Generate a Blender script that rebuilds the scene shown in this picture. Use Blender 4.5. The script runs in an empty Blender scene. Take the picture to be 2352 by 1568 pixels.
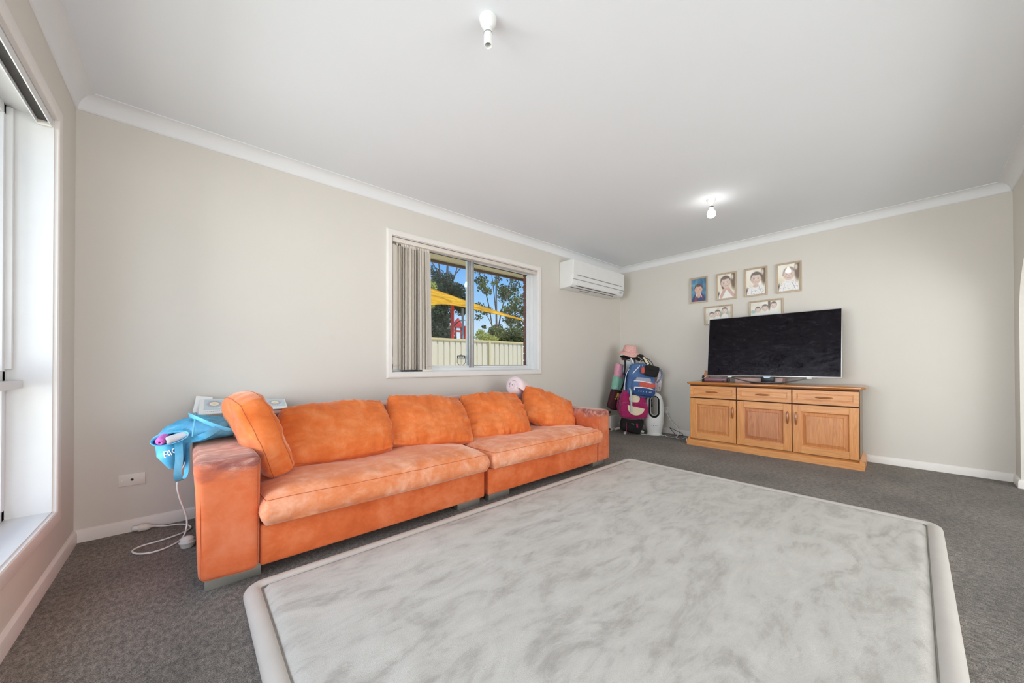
import bpy, bmesh, math, random
import numpy as np
from mathutils import Vector, Matrix, noise

random.seed(7)
SC = bpy.context.scene
COL = SC.collection
PI = math.pi

# ------------------------------------------------------------------ camera, world, sun, lights, exposure
cam_d = bpy.data.cameras.new('camera')
cam = bpy.data.objects.new('camera', cam_d)
COL.objects.link(cam)
yaw, pitch, roll = 0.8408, 0.0066, -0.0024
fw = Vector((math.cos(pitch)*math.cos(yaw), math.cos(pitch)*math.sin(yaw), math.sin(pitch)))
rt = Vector((math.sin(yaw), -math.cos(yaw), 0))
up = rt.cross(fw)
r2 = rt*math.cos(roll) + up*math.sin(roll)
u2 = -rt*math.sin(roll) + up*math.cos(roll)
m = Matrix.Identity(4)
for i in range(3):
    m[i][0], m[i][1], m[i][2] = r2[i], u2[i], -fw[i]
m.translation = (-4.8971, -2.9894, 0.9452)
cam.matrix_world = m
cam_d.sensor_fit = 'HORIZONTAL'
cam_d.sensor_width = 36.0
cam_d.lens = 826.4/2352*36.0
cam_d.shift_y = (831.68-784.0)/2352
cam_d.clip_start = 0.02
cam_d.clip_end = 300
SC.camera = cam

SC.view_settings.view_transform = 'Standard'
SC.view_settings.look = 'None'
SC.view_settings.gamma = 1.0
SC.view_settings.use_curve_mapping = False
SC.view_settings.exposure = 0.05
SC.cycles.use_denoising = True
SC.cycles.max_bounces = 10
SC.cycles.diffuse_bounces = 7
SC.cycles.transparent_max_bounces = 16
SC.cycles.sample_clamp_indirect = 6.0
SC.cycles.caustics_reflective = False
SC.cycles.caustics_refractive = False

world = bpy.data.worlds.new('sky')
SC.world = world
world.use_nodes = True
wn, wl = world.node_tree.nodes, world.node_tree.links
wn.clear()
wo = wn.new('ShaderNodeOutputWorld'); wb = wn.new('ShaderNodeBackground')
tc = wn.new('ShaderNodeTexCoord'); sp = wn.new('ShaderNodeSeparateXYZ'); cr = wn.new('ShaderNodeValToRGB')
wl.new(tc.outputs['Generated'], sp.inputs[0]); wl.new(sp.outputs['Z'], cr.inputs[0])
wl.new(cr.outputs[0], wb.inputs[0]); wl.new(wb.outputs[0], wo.inputs[0])
wb.inputs[1].default_value = 1.0
el = cr.color_ramp.elements
el[0].position = 0.0; el[0].color = (0.85, 0.93, 1.0, 1)
el[1].position = 1.0; el[1].color = (0.07, 0.24, 0.72, 1)
for pos, c in ((0.07, (0.72, 0.87, 1.0, 1)), (0.16, (0.38, 0.66, 1.0, 1)), (0.28, (0.15, 0.43, 0.95, 1))):
    e = el.new(pos); e.color = c

def lamp(name, kind, loc, energy, color=(1, 1, 1), rot=(0, 0, 0), **kw):
    d = bpy.data.lights.new(name, kind)
    d.energy = energy; d.color = color
    for k, v in kw.items():
        setattr(d, k, v)
    o = bpy.data.objects.new(name, d)
    o.location = loc; o.rotation_euler = rot
    COL.objects.link(o)
    return o

# sun over the house from the -y side, high
lamp('sun', 'SUN', (0, -10, 20), 4.2, (1.0, 0.94, 0.84), (math.radians(27), 0, math.radians(18)), angle=0.01)
# daylight entering by the tall window in the left wall
lamp('daylight_left_window', 'AREA', (-8.6, -1.30, 1.15), 300, (0.93, 0.97, 1.0), (0, math.radians(-95), 0),
     shape='RECTANGLE', size=2.8, size_y=3.8)
lamp('skylight_left_window', 'AREA', (-5.95, -2.00, 1.25), 24, (0.93, 0.97, 1.0), (0, math.radians(-68), 0),
     shape='RECTANGLE', size=1.6, size_y=2.0)
# added fill lamp in the adjoining room, brightens the sofa side through the arch
lamp('fill_next_room', 'AREA', (-3.7, -6.3, 1.00), 140, (0.93, 0.97, 1.0), (math.radians(106), 0, 0),
     shape='RECTANGLE', size=4.6, size_y=2.2)

# ------------------------------------------------------------------ materials
def lin(c):
    return tuple(((x/255)/12.92 if x/255 <= 0.04045 else ((x/255+0.055)/1.055)**2.4) for x in c)

class NT:
    def __init__(s, name):
        s.m = bpy.data.materials.new(name); s.m.use_nodes = True
        s.n, s.l = s.m.node_tree.nodes, s.m.node_tree.links
        s.b = s.n['Principled BSDF']; s.out = s.n['Material Output']
        s.tc = None
    def coord(s):
        if not s.tc:
            s.tc = s.n.new('ShaderNodeTexCoord')
        return s.tc.outputs['Object']
    def mapped(s, scale=(1, 1, 1), rot=(0, 0, 0)):
        mp = s.n.new('ShaderNodeMapping'); mp.inputs['Scale'].default_value = scale; mp.inputs['Rotation'].default_value = rot
        s.l.new(s.coord(), mp.inputs[0]); return mp.outputs[0]
    def noise(s, scale, detail=3, rough=0.5, vec=None, dist=0.0):
        t = s.n.new('ShaderNodeTexNoise'); t.inputs['Scale'].default_value = scale
        t.inputs['Detail'].default_value = detail; t.inputs['Roughness'].default_value = rough
        t.inputs['Distortion'].default_value = dist
        s.l.new(vec if vec is not None else s.coord(), t.inputs['Vector']); return t.outputs['Fac']
    def ramp(s, fac, stops):
        r = s.n.new('ShaderNodeValToRGB'); e = r.color_ramp.elements
        while len(e) < len(stops): e.new(0.5)
        for k, (p, c) in enumerate(stops):
            e[k].position = p; e[k].color = (*c[:3], 1) if not isinstance(c, (int, float)) else (c, c, c, 1)
        s.l.new(fac, r.inputs[0]); return r.outputs[0]
    def mix(s, fac, a, b, mode='MIX'):
        x = s.n.new('ShaderNodeMix'); x.data_type = 'RGBA'; x.blend_type = mode
        for i, v in ((0, fac), (6, a), (7, b)):
            if isinstance(v, (int, float)): x.inputs[i].default_value = v
            elif isinstance(v, tuple): x.inputs[i].default_value = (*v[:3], 1)
            else: s.l.new(v, x.inputs[i])
        return x.outputs[2]
    def math(s, op, a, b=None, clamp=False):
        x = s.n.new('ShaderNodeMath'); x.operation = op; x.use_clamp = clamp
        for i, v in ((0, a), (1, b)):
            if v is None: continue
            if isinstance(v, (int, float)): x.inputs[i].default_value = v
            else: s.l.new(v, x.inputs[i])
        return x.outputs[0]
    def xyz(s):
        x = s.n.new('ShaderNodeSeparateXYZ'); s.l.new(s.coord(), x.inputs[0]); return x.outputs
    def bump(s, h, strength, dist=0.01):
        b = s.n.new('ShaderNodeBump'); b.inputs['Strength'].default_value = strength; b.inputs['Distance'].default_value = dist
        s.l.new(h, b.inputs['Height']); s.l.new(b.outputs[0], s.b.inputs['Normal'])
    def set(s, **kw):
        for k, v in kw.items():
            k = k.replace('_', ' ')
            i = s.b.inputs[k]
            if isinstance(v, (int, float)): i.default_value = v
            elif isinstance(v, tuple): i.default_value = (*v, 1) if len(v) == 3 else v
            else: s.l.new(v, i)
        return s

def plain(name, rgb, rough=0.6, var=0.06, scale=20, bump=0, metal=0, spec=0.5, coat=0, bscale=None, bdist=0.004, sheen=0):
    t = NT(name); c = lin(rgb)
    f = t.noise(scale, 3)
    lo = tuple(max(0, x*(1-var)) for x in c); hi = tuple(min(1, x*(1+var)) for x in c)
    t.set(Base_Color=t.ramp(f, [(0.3, lo), (0.7, hi)]), Roughness=rough, Metallic=metal, Specular_IOR_Level=spec, Coat_Weight=coat)
    if sheen: t.set(Sheen_Weight=sheen, Sheen_Roughness=0.4)
    if bump:
        t.bump(t.noise(bscale or scale*6, 2), bump, bdist)
    return t.m

M = {}
M['ceiling'] = plain('ceiling_paint', (231, 235, 239), 0.9, 0.012, 1.2, bump=0.05, bscale=160, spec=0.2)
def wall_paint(name, rgb):
    t = NT(name); c = lin(rgb)
    f = t.noise(0.9, 4, 0.55); g = t.noise(9, 3)
    a = t.ramp(f, [(0.3, tuple(x*0.97 for x in c)), (0.7, tuple(min(1, x*1.02) for x in c))])
    scuff = t.ramp(g, [(0.66, 0.0), (0.80, 0.12)])
    t.set(Base_Color=t.mix(scuff, a, tuple(x*0.80 for x in c)), Roughness=0.75, Specular_IOR_Level=0.25)
    t.bump(t.noise(180, 2), 0.05, 0.002)
    return t.m
M['wall'] = wall_paint('cream_wall_paint', (215, 210, 202))
M['trim'] = plain('white_trim_gloss', (231, 226, 221), 0.4, 0.02, 6)
M['white'] = plain('white_gloss_paint', (224, 224, 223), 0.35, 0.015, 8)
M['cornice'] = plain('cornice_paint', (230, 231, 232), 0.8, 0.012, 4, spec=0.2)
M['alu'] = plain('white_powdercoat_aluminium', (222, 223, 223), 0.35, 0.02, 10)
M['alu_grey'] = plain('bare_aluminium', (176, 178, 180), 0.35, 0.05, 12, metal=0.6)
M['rubber'] = plain('black_rubber', (26, 26, 27), 0.6, 0.1, 40)
M['plastic'] = plain('white_plastic', (232, 232, 230), 0.35, 0.015, 10)
M['plastic_warm'] = plain('aged_white_plastic', (226, 220, 212), 0.4, 0.02, 10)
M['plastic_grey'] = plain('grey_plastic', (150, 151, 153), 0.45, 0.04, 20)
M['black'] = plain('black_plastic', (20, 20, 22), 0.4, 0.1, 30)
M['slot'] = plain('dark_slot', (70, 66, 62), 0.7, 0.1, 30)

# carpet
t = NT('dark_taupe_carpet')
f1 = t.noise(260, 2, 0.6); f2 = t.noise(2.2, 4, 0.6); f3 = t.noise(70, 3, 0.6, vec=t.mapped((1.0, 0.55, 1)))
a = t.ramp(f1, [(0.28, lin((74, 69, 64))), (0.72, lin((168, 159, 150)))])
b = t.ramp(f2, [(0.35, (0.80, 0.80, 0.80)), (0.65, (1.12, 1.12, 1.12))])
c = t.ramp(f3, [(0.35, (0.62, 0.62, 0.62)), (0.65, (1.26, 1.26, 1.26))])
t.set(Base_Color=t.mix(1.0, t.mix(1.0, a, b, 'MULTIPLY'), c, 'MULTIPLY'), Roughness=1.0, Specular_IOR_Level=0.1, Sheen_Weight=0.15)
t.bump(t.mix(0.5, f1, f3), 0.9, 0.012)
M['carpet'] = t.m

# rug plush: brushed nap leaves darker streaks
t = NT('pale_grey_plush')
f1 = t.noise(2.4, 8, 0.62, vec=t.mapped((1.0, 2.2, 1), (0, 0, 0.9)), dist=1.6)
f2 = t.noise(14, 6, 0.68, vec=t.mapped((0.7, 2.2, 1), (0, 0, 1.1)), dist=0.5)
f3 = t.noise(420, 2)
nap = t.mix(0.33, f1, f2)
a = t.ramp(nap, [(0.34, lin((164, 159, 152))), (0.43, lin((182, 177, 170))), (0.49, lin((195, 191, 184))), (0.62, lin((205, 201, 194)))])
g = t.ramp(f3, [(0.3, (0.93, 0.93, 0.93)), (0.7, (1.04, 1.04, 1.04))])
t.set(Base_Color=t.mix(1.0, a, g, 'MULTIPLY'), Roughness=1.0, Specular_IOR_Level=0.1, Sheen_Weight=0.2)
t.bump(t.mix(0.35, nap, f3), 0.45, 0.012)
M['rug'] = t.m
M['rug_border'] = plain('rug_border_velour', (200, 194, 187), 0.95, 0.03, 9, bump=0.15, bscale=500, spec=0.1)
M['rug_stitch'] = plain('rug_seam_taupe', (140, 135, 126), 0.95, 0.1, 30)  # darker line along the rug seam

# suede
def suede(name, lo, mid, hi, worn_or_lit=None, sheen=0.55):
    t = NT(name)
    f1 = t.noise(2.6, 5, 0.62, vec=t.mapped((1, 1, 1.4)), dist=0.5); f2 = t.noise(12, 5, 0.65, dist=0.4); f3 = t.noise(350, 2)
    nap = t.mix(0.4, f1, f2)
    col = t.ramp(nap, [(0.36, lin(lo)), (0.5, lin(mid)), (0.64, lin(hi))])
    if worn_or_lit:
        x, y, z = t.xyz()
        zc, soft = worn_or_lit
        n = t.noise(7, 5, 0.65, vec=t.mapped((0.9, 2, 3)))
        e = t.math('ADD', z, t.math('MULTIPLY', t.math('SUBTRACT', n, 0.5), 0.16))
        mk = t.math('DIVIDE', t.math('SUBTRACT', e, zc), soft, clamp=True)
        worn = t.ramp(t.noise(9, 6, 0.7, vec=t.mapped((1, 2.4, 2.4)), dist=0.6), [(0.32, lin((118, 70, 68))), (0.50, lin((160, 104, 96))), (0.66, lin((206, 162, 148)))])
        col = t.mix(t.math('MULTIPLY', mk, 0.95), col, worn)
    t.set(Base_Color=col, Roughness=0.95, Specular_IOR_Level=0.15, Sheen_Weight=sheen, Sheen_Roughness=0.35, Sheen_Tint=(1.0, 0.72, 0.6, 1.0))
    t.bump(t.mix(0.25, nap, f3), 0.18, 0.006)
    return t.m
M['suede'] = suede('orange_suede', (190, 88, 44), (208, 104, 58), (220, 126, 82))
M['suede_arm_left'] = suede('orange_suede_worn_left_arm', (196, 94, 52), (210, 108, 66), (218, 126, 88), worn_or_lit=(0.470, 0.07))
M['suede_arm_right'] = suede('orange_suede_worn_right_arm', (176, 86, 52), (196, 104, 66), (212, 126, 92), worn_or_lit=(0.435, 0.07))
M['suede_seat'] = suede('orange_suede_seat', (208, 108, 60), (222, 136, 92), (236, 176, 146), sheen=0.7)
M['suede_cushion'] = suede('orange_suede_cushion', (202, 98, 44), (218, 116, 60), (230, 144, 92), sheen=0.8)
M['suede_back'] = suede('orange_suede_back', (150, 68, 40), (172, 82, 48), (188, 102, 66), worn_or_lit=(0.60, 0.05))  # darker reddish copy for the back; lit tan of its top painted in
M['seam'] = plain('orange_seam_thread', (182, 92, 54), 0.9, 0.1, 60)
M['foot'] = plain('brushed_grey_foot', (142, 140, 132), 0.45, 0.06, 20, metal=0.25)

# timber
def timber(name, lo, hi, axis='y', rough=0.38):
    t = NT(name)
    sc = {'y': (14, 1.2, 14), 'z': (14, 14, 1.2)}[axis]
    f1 = t.noise(3.0, 5, 0.6, vec=t.mapped(sc), dist=1.5)
    sc2 = {'y': (60, 3, 60), 'z': (60, 60, 3)}[axis]
    f2 = t.noise(4.0, 3, 0.6, vec=t.mapped(sc2))
    f3 = t.noise(2.0, 2, 0.5)
    col = t.ramp(t.mix(0.35, f1, f3), [(0.33, lin(lo)), (0.67, lin(hi))])
    g = t.ramp(f2, [(0.3, (0.94, 0.93, 0.92)), (0.7, (1.03, 1.03, 1.03))])
    t.set(Base_Color=t.mix(1.0, col, g, 'MULTIPLY'), Roughness=rough, Specular_IOR_Level=0.5, Coat_Weight=0.15, Coat_Roughness=0.2)
    t.bump(f2, 0.04, 0.002)
    return t.m
M['wood_h'] = timber('honey_timber_horizontal', (196, 128, 70), (230, 166, 104), 'y')
M['wood_v'] = timber('honey_timber_vertical', (196, 124, 64), (228, 162, 98), 'z')
M['wood_panel'] = timber('honey_timber_panel', (186, 116, 64), (222, 154, 98), 'z')
M['wood_panel_dark'] = timber('red_brown_timber_panel', (170, 106, 68), (210, 142, 98), 'z')
M['wood_top'] = timber('polished_timber_top', (164, 100, 46), (196, 130, 66), 'y', 0.16)
M['wood_side'] = timber('grey_brown_timber_side', (128, 108, 84), (152, 130, 104), 'z')
M['wood_handle'] = timber('dark_honey_handle', (142, 84, 42), (176, 110, 60), 'y', 0.25)
M['wood_dark'] = plain('dark_joint', (56, 26, 14), 0.7, 0.1, 30)

# ------------------------------------------------------------------ mesh helpers
class MB:
    def __init__(s):
        s.v, s.f, s.mi = [], [], []
    def add(s, vs, fs, m=0):
        o = len(s.v)
        s.v.extend([tuple(p) for p in vs])
        for f in fs:
            s.f.append(tuple(i+o for i in f)); s.mi.append(m)
        return s
    def box(s, x0, x1, y0, y1, z0, z1, m=0, bev=0, seg=2):
        if bev:
            bm = bmesh.new(); bmesh.ops.create_cube(bm, size=1)
            for v in bm.verts:
                v.co = ((x0+x1)/2+v.co.x*(x1-x0), (y0+y1)/2+v.co.y*(y1-y0), (z0+z1)/2+v.co.z*(z1-z0))
            bmesh.ops.bevel(bm, geom=bm.edges[:], offset=bev, segments=seg, profile=0.5, affect='EDGES', clamp_overlap=True)
            s.bm(bm, m); return s
        vs = [(x, y, z) for x in (x0, x1) for y in (y0, y1) for z in (z0, z1)]
        return s.add(vs, [(0, 1, 3, 2), (4, 6, 7, 5), (0, 4, 5, 1), (2, 3, 7, 6), (0, 2, 6, 4), (1, 5, 7, 3)], m)
    def bm(s, bm, m=0, mat=None):
        bm.verts.index_update()
        s.add([(mat @ v.co) if mat else v.co for v in bm.verts], [[v.index for v in f.verts] for f in bm.faces], m)
        bm.free()
    def tube(s, pts, r, n=8, m=0, cap=True, flat=None, upv=(0, 0, 1)):
        pts = [Vector(p) for p in pts]; k = len(pts)
        rs = r if isinstance(r, (list, tuple)) else [r]*k
        base = len(s.v); prev = None; ring = []
        for i, p in enumerate(pts):
            d = (pts[min(i+1, k-1)]-pts[max(i-1, 0)])
            d = d.normalized() if d.length > 1e-9 else Vector((0, 0, 1))
            if prev is None:
                a = Vector(upv) if flat else (Vector((0, 0, 1)) if abs(d.z) < 0.9 else Vector((1, 0, 0)))
                a = a - d*a.dot(d)
                if a.length < 1e-4:
                    a = Vector((1, 0, 0)) - d*d.x
            else:
                a = prev - d*prev.dot(d)
                if a.length < 1e-5: a = Vector((1, 0, 0)) - d*d.x
            a.normalize(); b = d.cross(a); prev = a
            rr = []
            for j in range(n):
                t = 2*PI*(j+0.5)/n
                ca, sa = math.cos(t), math.sin(t)
                if flat: q = p + a*(ca*flat[0]*rs[i]) + b*(sa*flat[1]*rs[i])
                else: q = p + (a*ca+b*sa)*rs[i]
                rr.append(q)
            ring.append(rr)
        vs = [q for rr in ring for q in rr]; fs = []
        for i in range(k-1):
            for j in range(n):
                fs.append((i*n+j, i*n+(j+1) % n, (i+1)*n+(j+1) % n, (i+1)*n+j))
        if cap:
            fs.append(tuple(reversed(range(n)))); fs.append(tuple((k-1)*n+j for j in range(n)))
        return s.add(vs, fs, m)
    def lathe(s, prof, n=24, c=(0, 0, 0), m=0, sx=1, sy=1, mat=None, cap=True):
        vs, fs = [], []
        for (r, z) in prof:
            for j in range(n):
                t = 2*PI*j/n
                q = Vector((r*math.cos(t)*sx, r*math.sin(t)*sy, z))
                if mat: q = mat @ q
                vs.append(q+Vector(c))
        k = len(prof)
        for i in range(k-1):
            for j in range(n):
                fs.append((i*n+j, i*n+(j+1) % n, (i+1)*n+(j+1) % n, (i+1)*n+j))
        if cap:
            if prof[0][0] > 1e-6: fs.append(tuple(reversed(range(n))))
            if prof[-1][0] > 1e-6: fs.append(tuple((k-1)*n+j for j in range(n)))
        return s.add(vs, fs, m)
    def prism(s, poly, axis, a, b, m=0):
        # poly: 2-D points; axis 'x': (y,z), 'y': (x,z), 'z': (x,y)
        def P(p, t):
            return {'x': (t, p[0], p[1]), 'y': (p[0], t, p[1]), 'z': (p[0], p[1], t)}[axis]
        n = len(poly)
        vs = [P(p, a) for p in poly]+[P(p, b) for p in poly]
        fs = [(i, (i+1) % n, n+(i+1) % n, n+i) for i in range(n)]+[tuple(reversed(range(n))), tuple(range(n, 2*n))]
        return s.add(vs, fs, m)
    def sweep(s, prof, path, m=0, closed=False):
        # prof: (out, z) points; path: list of (x, y, nx, ny) with mitred normals
        n = len(prof); vs = []
        for (x, y, nx, ny) in path:
            for (o, z) in prof:
                vs.append((x+nx*o, y+ny*o, z))
        fs = []; k = len(path)
        for i in range(k if closed else k-1):
            i2 = (i+1) % k
            for j in range(n):
                j2 = (j+1) % n
                fs.append((i*n+j, i2*n+j, i2*n+j2, i*n+j2))
        if not closed:
            fs.append(tuple(range(n))); fs.append(tuple(reversed([(k-1)*n+j for j in range(n)])))
        return s.add(vs, fs, m)
    def xf(s, M4):
        s.v = [tuple(M4 @ Vector(p)) for p in s.v]; return s
    def make(s, name, mats, parent=None, off=(0, 0, 0), smooth=35, **props):
        me = bpy.data.meshes.new(name)
        me.from_pydata([(p[0]-off[0], p[1]-off[1], p[2]-off[2]) for p in s.v], [], s.f)
        mats = mats if isinstance(mats, (list, tuple)) else [mats]
        for x in mats: me.materials.append(M[x] if isinstance(x, str) else x)
        if len(mats) > 1: me.polygons.foreach_set('material_index', s.mi)
        bm = bmesh.new(); bm.from_mesh(me); bmesh.ops.recalc_face_normals(bm, faces=bm.faces[:]); bm.to_mesh(me); bm.free()
        if smooth:
            me.polygons.foreach_set('use_smooth', [True]*len(me.polygons))
            me.set_sharp_from_angle(angle=math.radians(smooth))
        o = bpy.data.objects.new(name, me); COL.objects.link(o)
        if parent: o.parent = parent
        else: o.location = off
        for k, v in props.items(): o[k] = v
        return o

def thing(name, label, cat, loc=(0, 0, 0), rotz=0, group=None, rot=None):
    o = bpy.data.objects.new(name, None); COL.objects.link(o)
    o.location = loc; o.rotation_euler = rot if rot else (0, 0, rotz)
    o.empty_display_size = 0.05
    o['label'] = label; o['category'] = cat
    if group: o['group'] = group
    return o
def struct(name, loc=(0, 0, 0)):
    o = bpy.data.objects.new(name, None); COL.objects.link(o); o.location = loc; o['kind'] = 'structure'; return o
def tag(o, label, cat, group=None):
    o['label'] = label; o['category'] = cat
    if group: o['group'] = group
    return o
def spline(pts, n=8):
    pts = [Vector(p) for p in pts]; out = []
    P = [2*pts[0]-pts[1]]+pts+[2*pts[-1]-pts[-2]]
    for i in range(1, len(P)-2):
        for k in range(n):
            t = k/n
            a, b, c, d = P[i-1], P[i], P[i+1], P[i+2]
            out.append(0.5*((2*b)+(c-a)*t+(2*a-5*b+4*c-d)*t*t+(3*b-a-3*c+d)*t**3))
    out.append(pts[-1]); return out
def rrect(x0, x1, y0, y1, r, n=6):
    out = []
    for cx, cy, a0 in ((x1-r, y1-r, 0), (x0+r, y1-r, 90), (x0+r, y0+r, 180), (x1-r, y0+r, 270)):
        for k in range(n+1):
            a = math.radians(a0+90*k/n); out.append((cx+r*math.cos(a), cy+r*math.sin(a)))
    return out

# ------------------------------------------------------------------ room shell
L, W, H = 5.357, 3.524, 2.4
# window openings
WX0, WX1, WZ0, WZ1 = -3.606, -1.808, 0.880, 2.062           # back wall window
VY0, VY1, VZ0, VZ1 = -3.10, -0.405, 0.288, 2.056            # left wall window

MB().box(-L-0.12, 0.12, -W-0.12, 0.12, -0.12, 0).make('floor', 'carpet', kind='structure')
MB().box(-L-0.12, 0.12, -W-0.1, 0.12, H, H+0.1).make('ceiling', 'ceiling', kind='structure')
b = MB()
T = 0.10
b.box(-L, WX0, 0, T, 0, H).box(WX1, 0.1, 0, T, 0, H).box(WX0, WX1, 0, T, 0, WZ0).box(WX0, WX1, 0, T, WZ1, H)
b.make('wall_back', 'wall', kind='structure')
MB().box(0, 0.1, -W-0.1, 0, 0, H).make('wall_right', 'wall', kind='structure')
b = MB()
b.box(-L-T, -L, VY1, T, 0, H).box(-L-T, -L, -W-0.1, VY0, 0, H).box(-L-T, -L, VY0, VY1, 0, VZ0).box(-L-T, -L, VY0, VY1, VZ1, H)
b.make('wall_left', 'wall', kind='structure')
# wall behind the camera; its arched opening is widened to let fill light in
AX0, AX1, SPR = -5.25, -0.205, 1.25
arch = []
cxm, rx, rz = (AX0+AX1)/2, (AX1-AX0)/2, 0.86
for k in range(0, 41):
    a = PI*k/40
    e = 2.6
    arch.append((cxm+rx*math.copysign(abs(math.cos(a))**(2/e), math.cos(a)), SPR+rz*abs(math.sin(a))**(2/e)))
poly_top = arch
b = MB()
b.box(AX1, 0, -W-0.1, -W, 0, SPR).box(-L, AX0, -W-0.1, -W, 0, SPR)
for k in range(40):
    (xa, za), (xb, zb) = arch[k], arch[k+1]
    b.add([(xa, -W, za), (xb, -W, zb), (xb, -W, H), (xa, -W, H), (xa, -W-0.1, za), (xb, -W-0.1, zb), (xb, -W-0.1, H), (xa, -W-0.1, H)],
          [(0, 1, 2, 3), (7, 6, 5, 4), (0, 4, 5, 1)])
b.box(AX1, 0, -W-0.1, -W, SPR, H).box(-L, AX0, -W-0.1, -W, SPR, H)
b.make('wall_front', 'wall', kind='structure')
# adjoining room
b = MB()
b.box(-L-0.1, 0.6, -6.7, -6.6, 0, H).box(-L-0.1, -L, -6.6, -W-0.1, 0, H).box(0.5, 0.6, -6.6, -W, 0, H).box(0.1, 0.5, -W-0.1, -W, 0, H)
b.make('wall_next_room', 'wall', kind='structure')
MB().box(-L-0.1, 0.6, -6.7, -W-0.12, -0.12, 0).make('floor_next_room', 'plastic_warm', kind='structure')  # unseen floor, made pale to bounce light through the arch
MB().box(-L-0.1, 0.6, -6.7, -W-0.1, H, H+0.1).make('ceiling_next_room', 'ceiling', kind='structure')

# cornices: cove profile, mitred
c = 0.078
prof = [(0, H-c), (0.004, H-c)]
for k in range(7):
    a = math.radians(90*k/6)
    prof.append((0.010+(c-0.016)*(1-math.cos(a)), H-c+0.006+(c-0.012)*math.sin(a)))
prof += [(c, H-0.005), (c, H), (0, H)]
def run(p, q, n, prof, name, mat, m0=1, m1=1):
    # straight run from p to q with wall normal n; mitred ends when m0/m1 = 1
    d = Vector((q[0]-p[0], q[1]-p[1])).normalized()
    path = [(p[0], p[1], n[0]+d.x*m0, n[1]+d.y*m0), (q[0], q[1], n[0]-d.x*m1, n[1]-d.y*m1)]
    return MB().sweep(prof, path).make(name, mat, kind='structure', smooth=25)
run((-L, 0), (0, 0), (0, -1), prof, 'trim_1', 'cornice')
run((0, 0), (0, -W), (-1, 0), prof, 'trim_2', 'cornice')
run((0, -W), (-L, -W), (0, 1), prof, 'trim_3', 'cornice')
run((-L, -W), (-L, 0), (1, 0), prof, 'trim_4', 'cornice')
bp = [(0, 0), (0.0145, 0), (0.0145, 0.045), (0.012, 0.058), (0.006, 0.066), (0, 0.068)]
run((-L, 0), (0, 0), (0, -1), bp, 'baseboard_back', 'trim')
run((0, 0), (0, -W), (-1, 0), bp, 'baseboard_right', 'trim')
run((-L, -W), (-L, 0), (1, 0), bp, 'baseboard_left', 'trim')
b = MB()
b.sweep(bp, [(0, -W, -1, 1), (AX1, -W, -1, 1), (AX1, -W-0.1, -1, 0)])
b.make('baseboard_front', 'trim', kind='structure')

# ------------------------------------------------------------------ window in the back wall
def glassmat():
    t = NT('window_glass')
    tr = t.n.new('ShaderNodeBsdfTransparent'); tr.inputs[0].default_value = (0.97, 0.985, 0.98, 1)
    gl = t.n.new('ShaderNodeBsdfGlossy'); gl.inputs['Roughness'].default_value = 0.02
    mx = t.n.new('ShaderNodeMixShader'); mx.inputs[0].default_value = 0.03
    t.l.new(tr.outputs[0], mx.inputs[1]); t.l.new(gl.outputs[0], mx.inputs[2]); t.l.new(mx.outputs[0], t.out.inputs[0])
    return t.m
M['glass'] = glassmat()
def frame_xz(b, x0, x1, z0, z1, y0, y1, wl, wr, wb, wt, m=0, bev=0.003):
    b.box(x0, x0+wl, y0, y1, z0, z1, m, bev).box(x1-wr, x1, y0, y1, z0, z1, m, bev)
    b.box(x0+wl, x1-wr, y0, y1, z0, z0+wb, m, bev).box(x0+wl, x1-wr, y0, y1, z1-wt, z1, m, bev)
win = struct('window_1', (WX0, 0, WZ0)); O = (WX0, 0, WZ0)
ox0, ox1, oz0, oz1 = WX0, WX1, WZ0, WZ1
def mitre_frame(axis, u0, u1, z0, z1, w, prof):
    # prof: (across 0..1 from opening outward, height off wall); returns MB with four mitred sides
    b = MB()
    corners = [(u0, z0, -1, -1), (u1, z0, 1, -1), (u1, z1, 1, 1), (u0, z1, -1, 1)]
    n = len(prof); vs = []
    for (u, z, du, dz) in corners:
        for (a, h) in prof:
            uu, zz = u+du*a*w, z+dz*a*w
            vs.append((uu, -h, zz) if axis == 'y' else (-L+h, uu, zz))
    fs = []
    for i in range(4):
        for j in range(n):
            fs.append((i*n+j, ((i+1) % 4)*n+j, ((i+1) % 4)*n+(j+1) % n, i*n+(j+1) % n))
    return b.add(vs, fs)
ap = [(0, 0), (0, 0.012), (0.08, 0.016), (0.75, 0.018), (0.95, 0.014), (1, 0.008), (1, 0)]
mitre_frame('y', ox0, ox1, oz0, oz1, 0.050, ap).make('architrave', 'trim', win, O, smooth=25)
b = MB()
b.box(ox0-0.006, ox0+0.004, 0.0, 0.085, oz0, oz1).box(ox1-0.004, ox1+0.006, 0.0, 0.085, oz0, oz1)
b.box(ox0, ox1, 0.0, 0.085, oz1-0.004, oz1+0.006).box(ox0, ox1, 0.0, 0.085, oz0-0.006, oz0+0.004)
b.make('reveal_lining', 'white', win, O)
b = MB(); frame_xz(b, ox0+0.004, ox1-0.004, oz0+0.004, oz1-0.004, 0.070, 0.135, 0.035, 0.035, 0.032, 0.022)
b.make('outer_frame', 'alu', win, O)
MX = -2.722
b = MB(); frame_xz(b, MX-0.035, ox1-0.039, oz0+0.034, oz1-0.024, 0.105, 0.128, 0.034, 0.030, 0.022, 0.018)
sash = b.make('fixed_sash', 'alu', win, O)
MB().box(MX, ox1-0.069, 0.114, 0.118, oz0+0.056, oz1-0.042).make('pane', 'glass', sash, O)
b = MB()
b.box(MX-0.001, ox1-0.069, 0.110, 0.122, oz0+0.056, oz0+0.062).box(MX-0.001, ox1-0.069, 0.110, 0.122, oz1-0.047, oz1-0.042)
b.make('gasket', 'rubber', sash, O)
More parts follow.
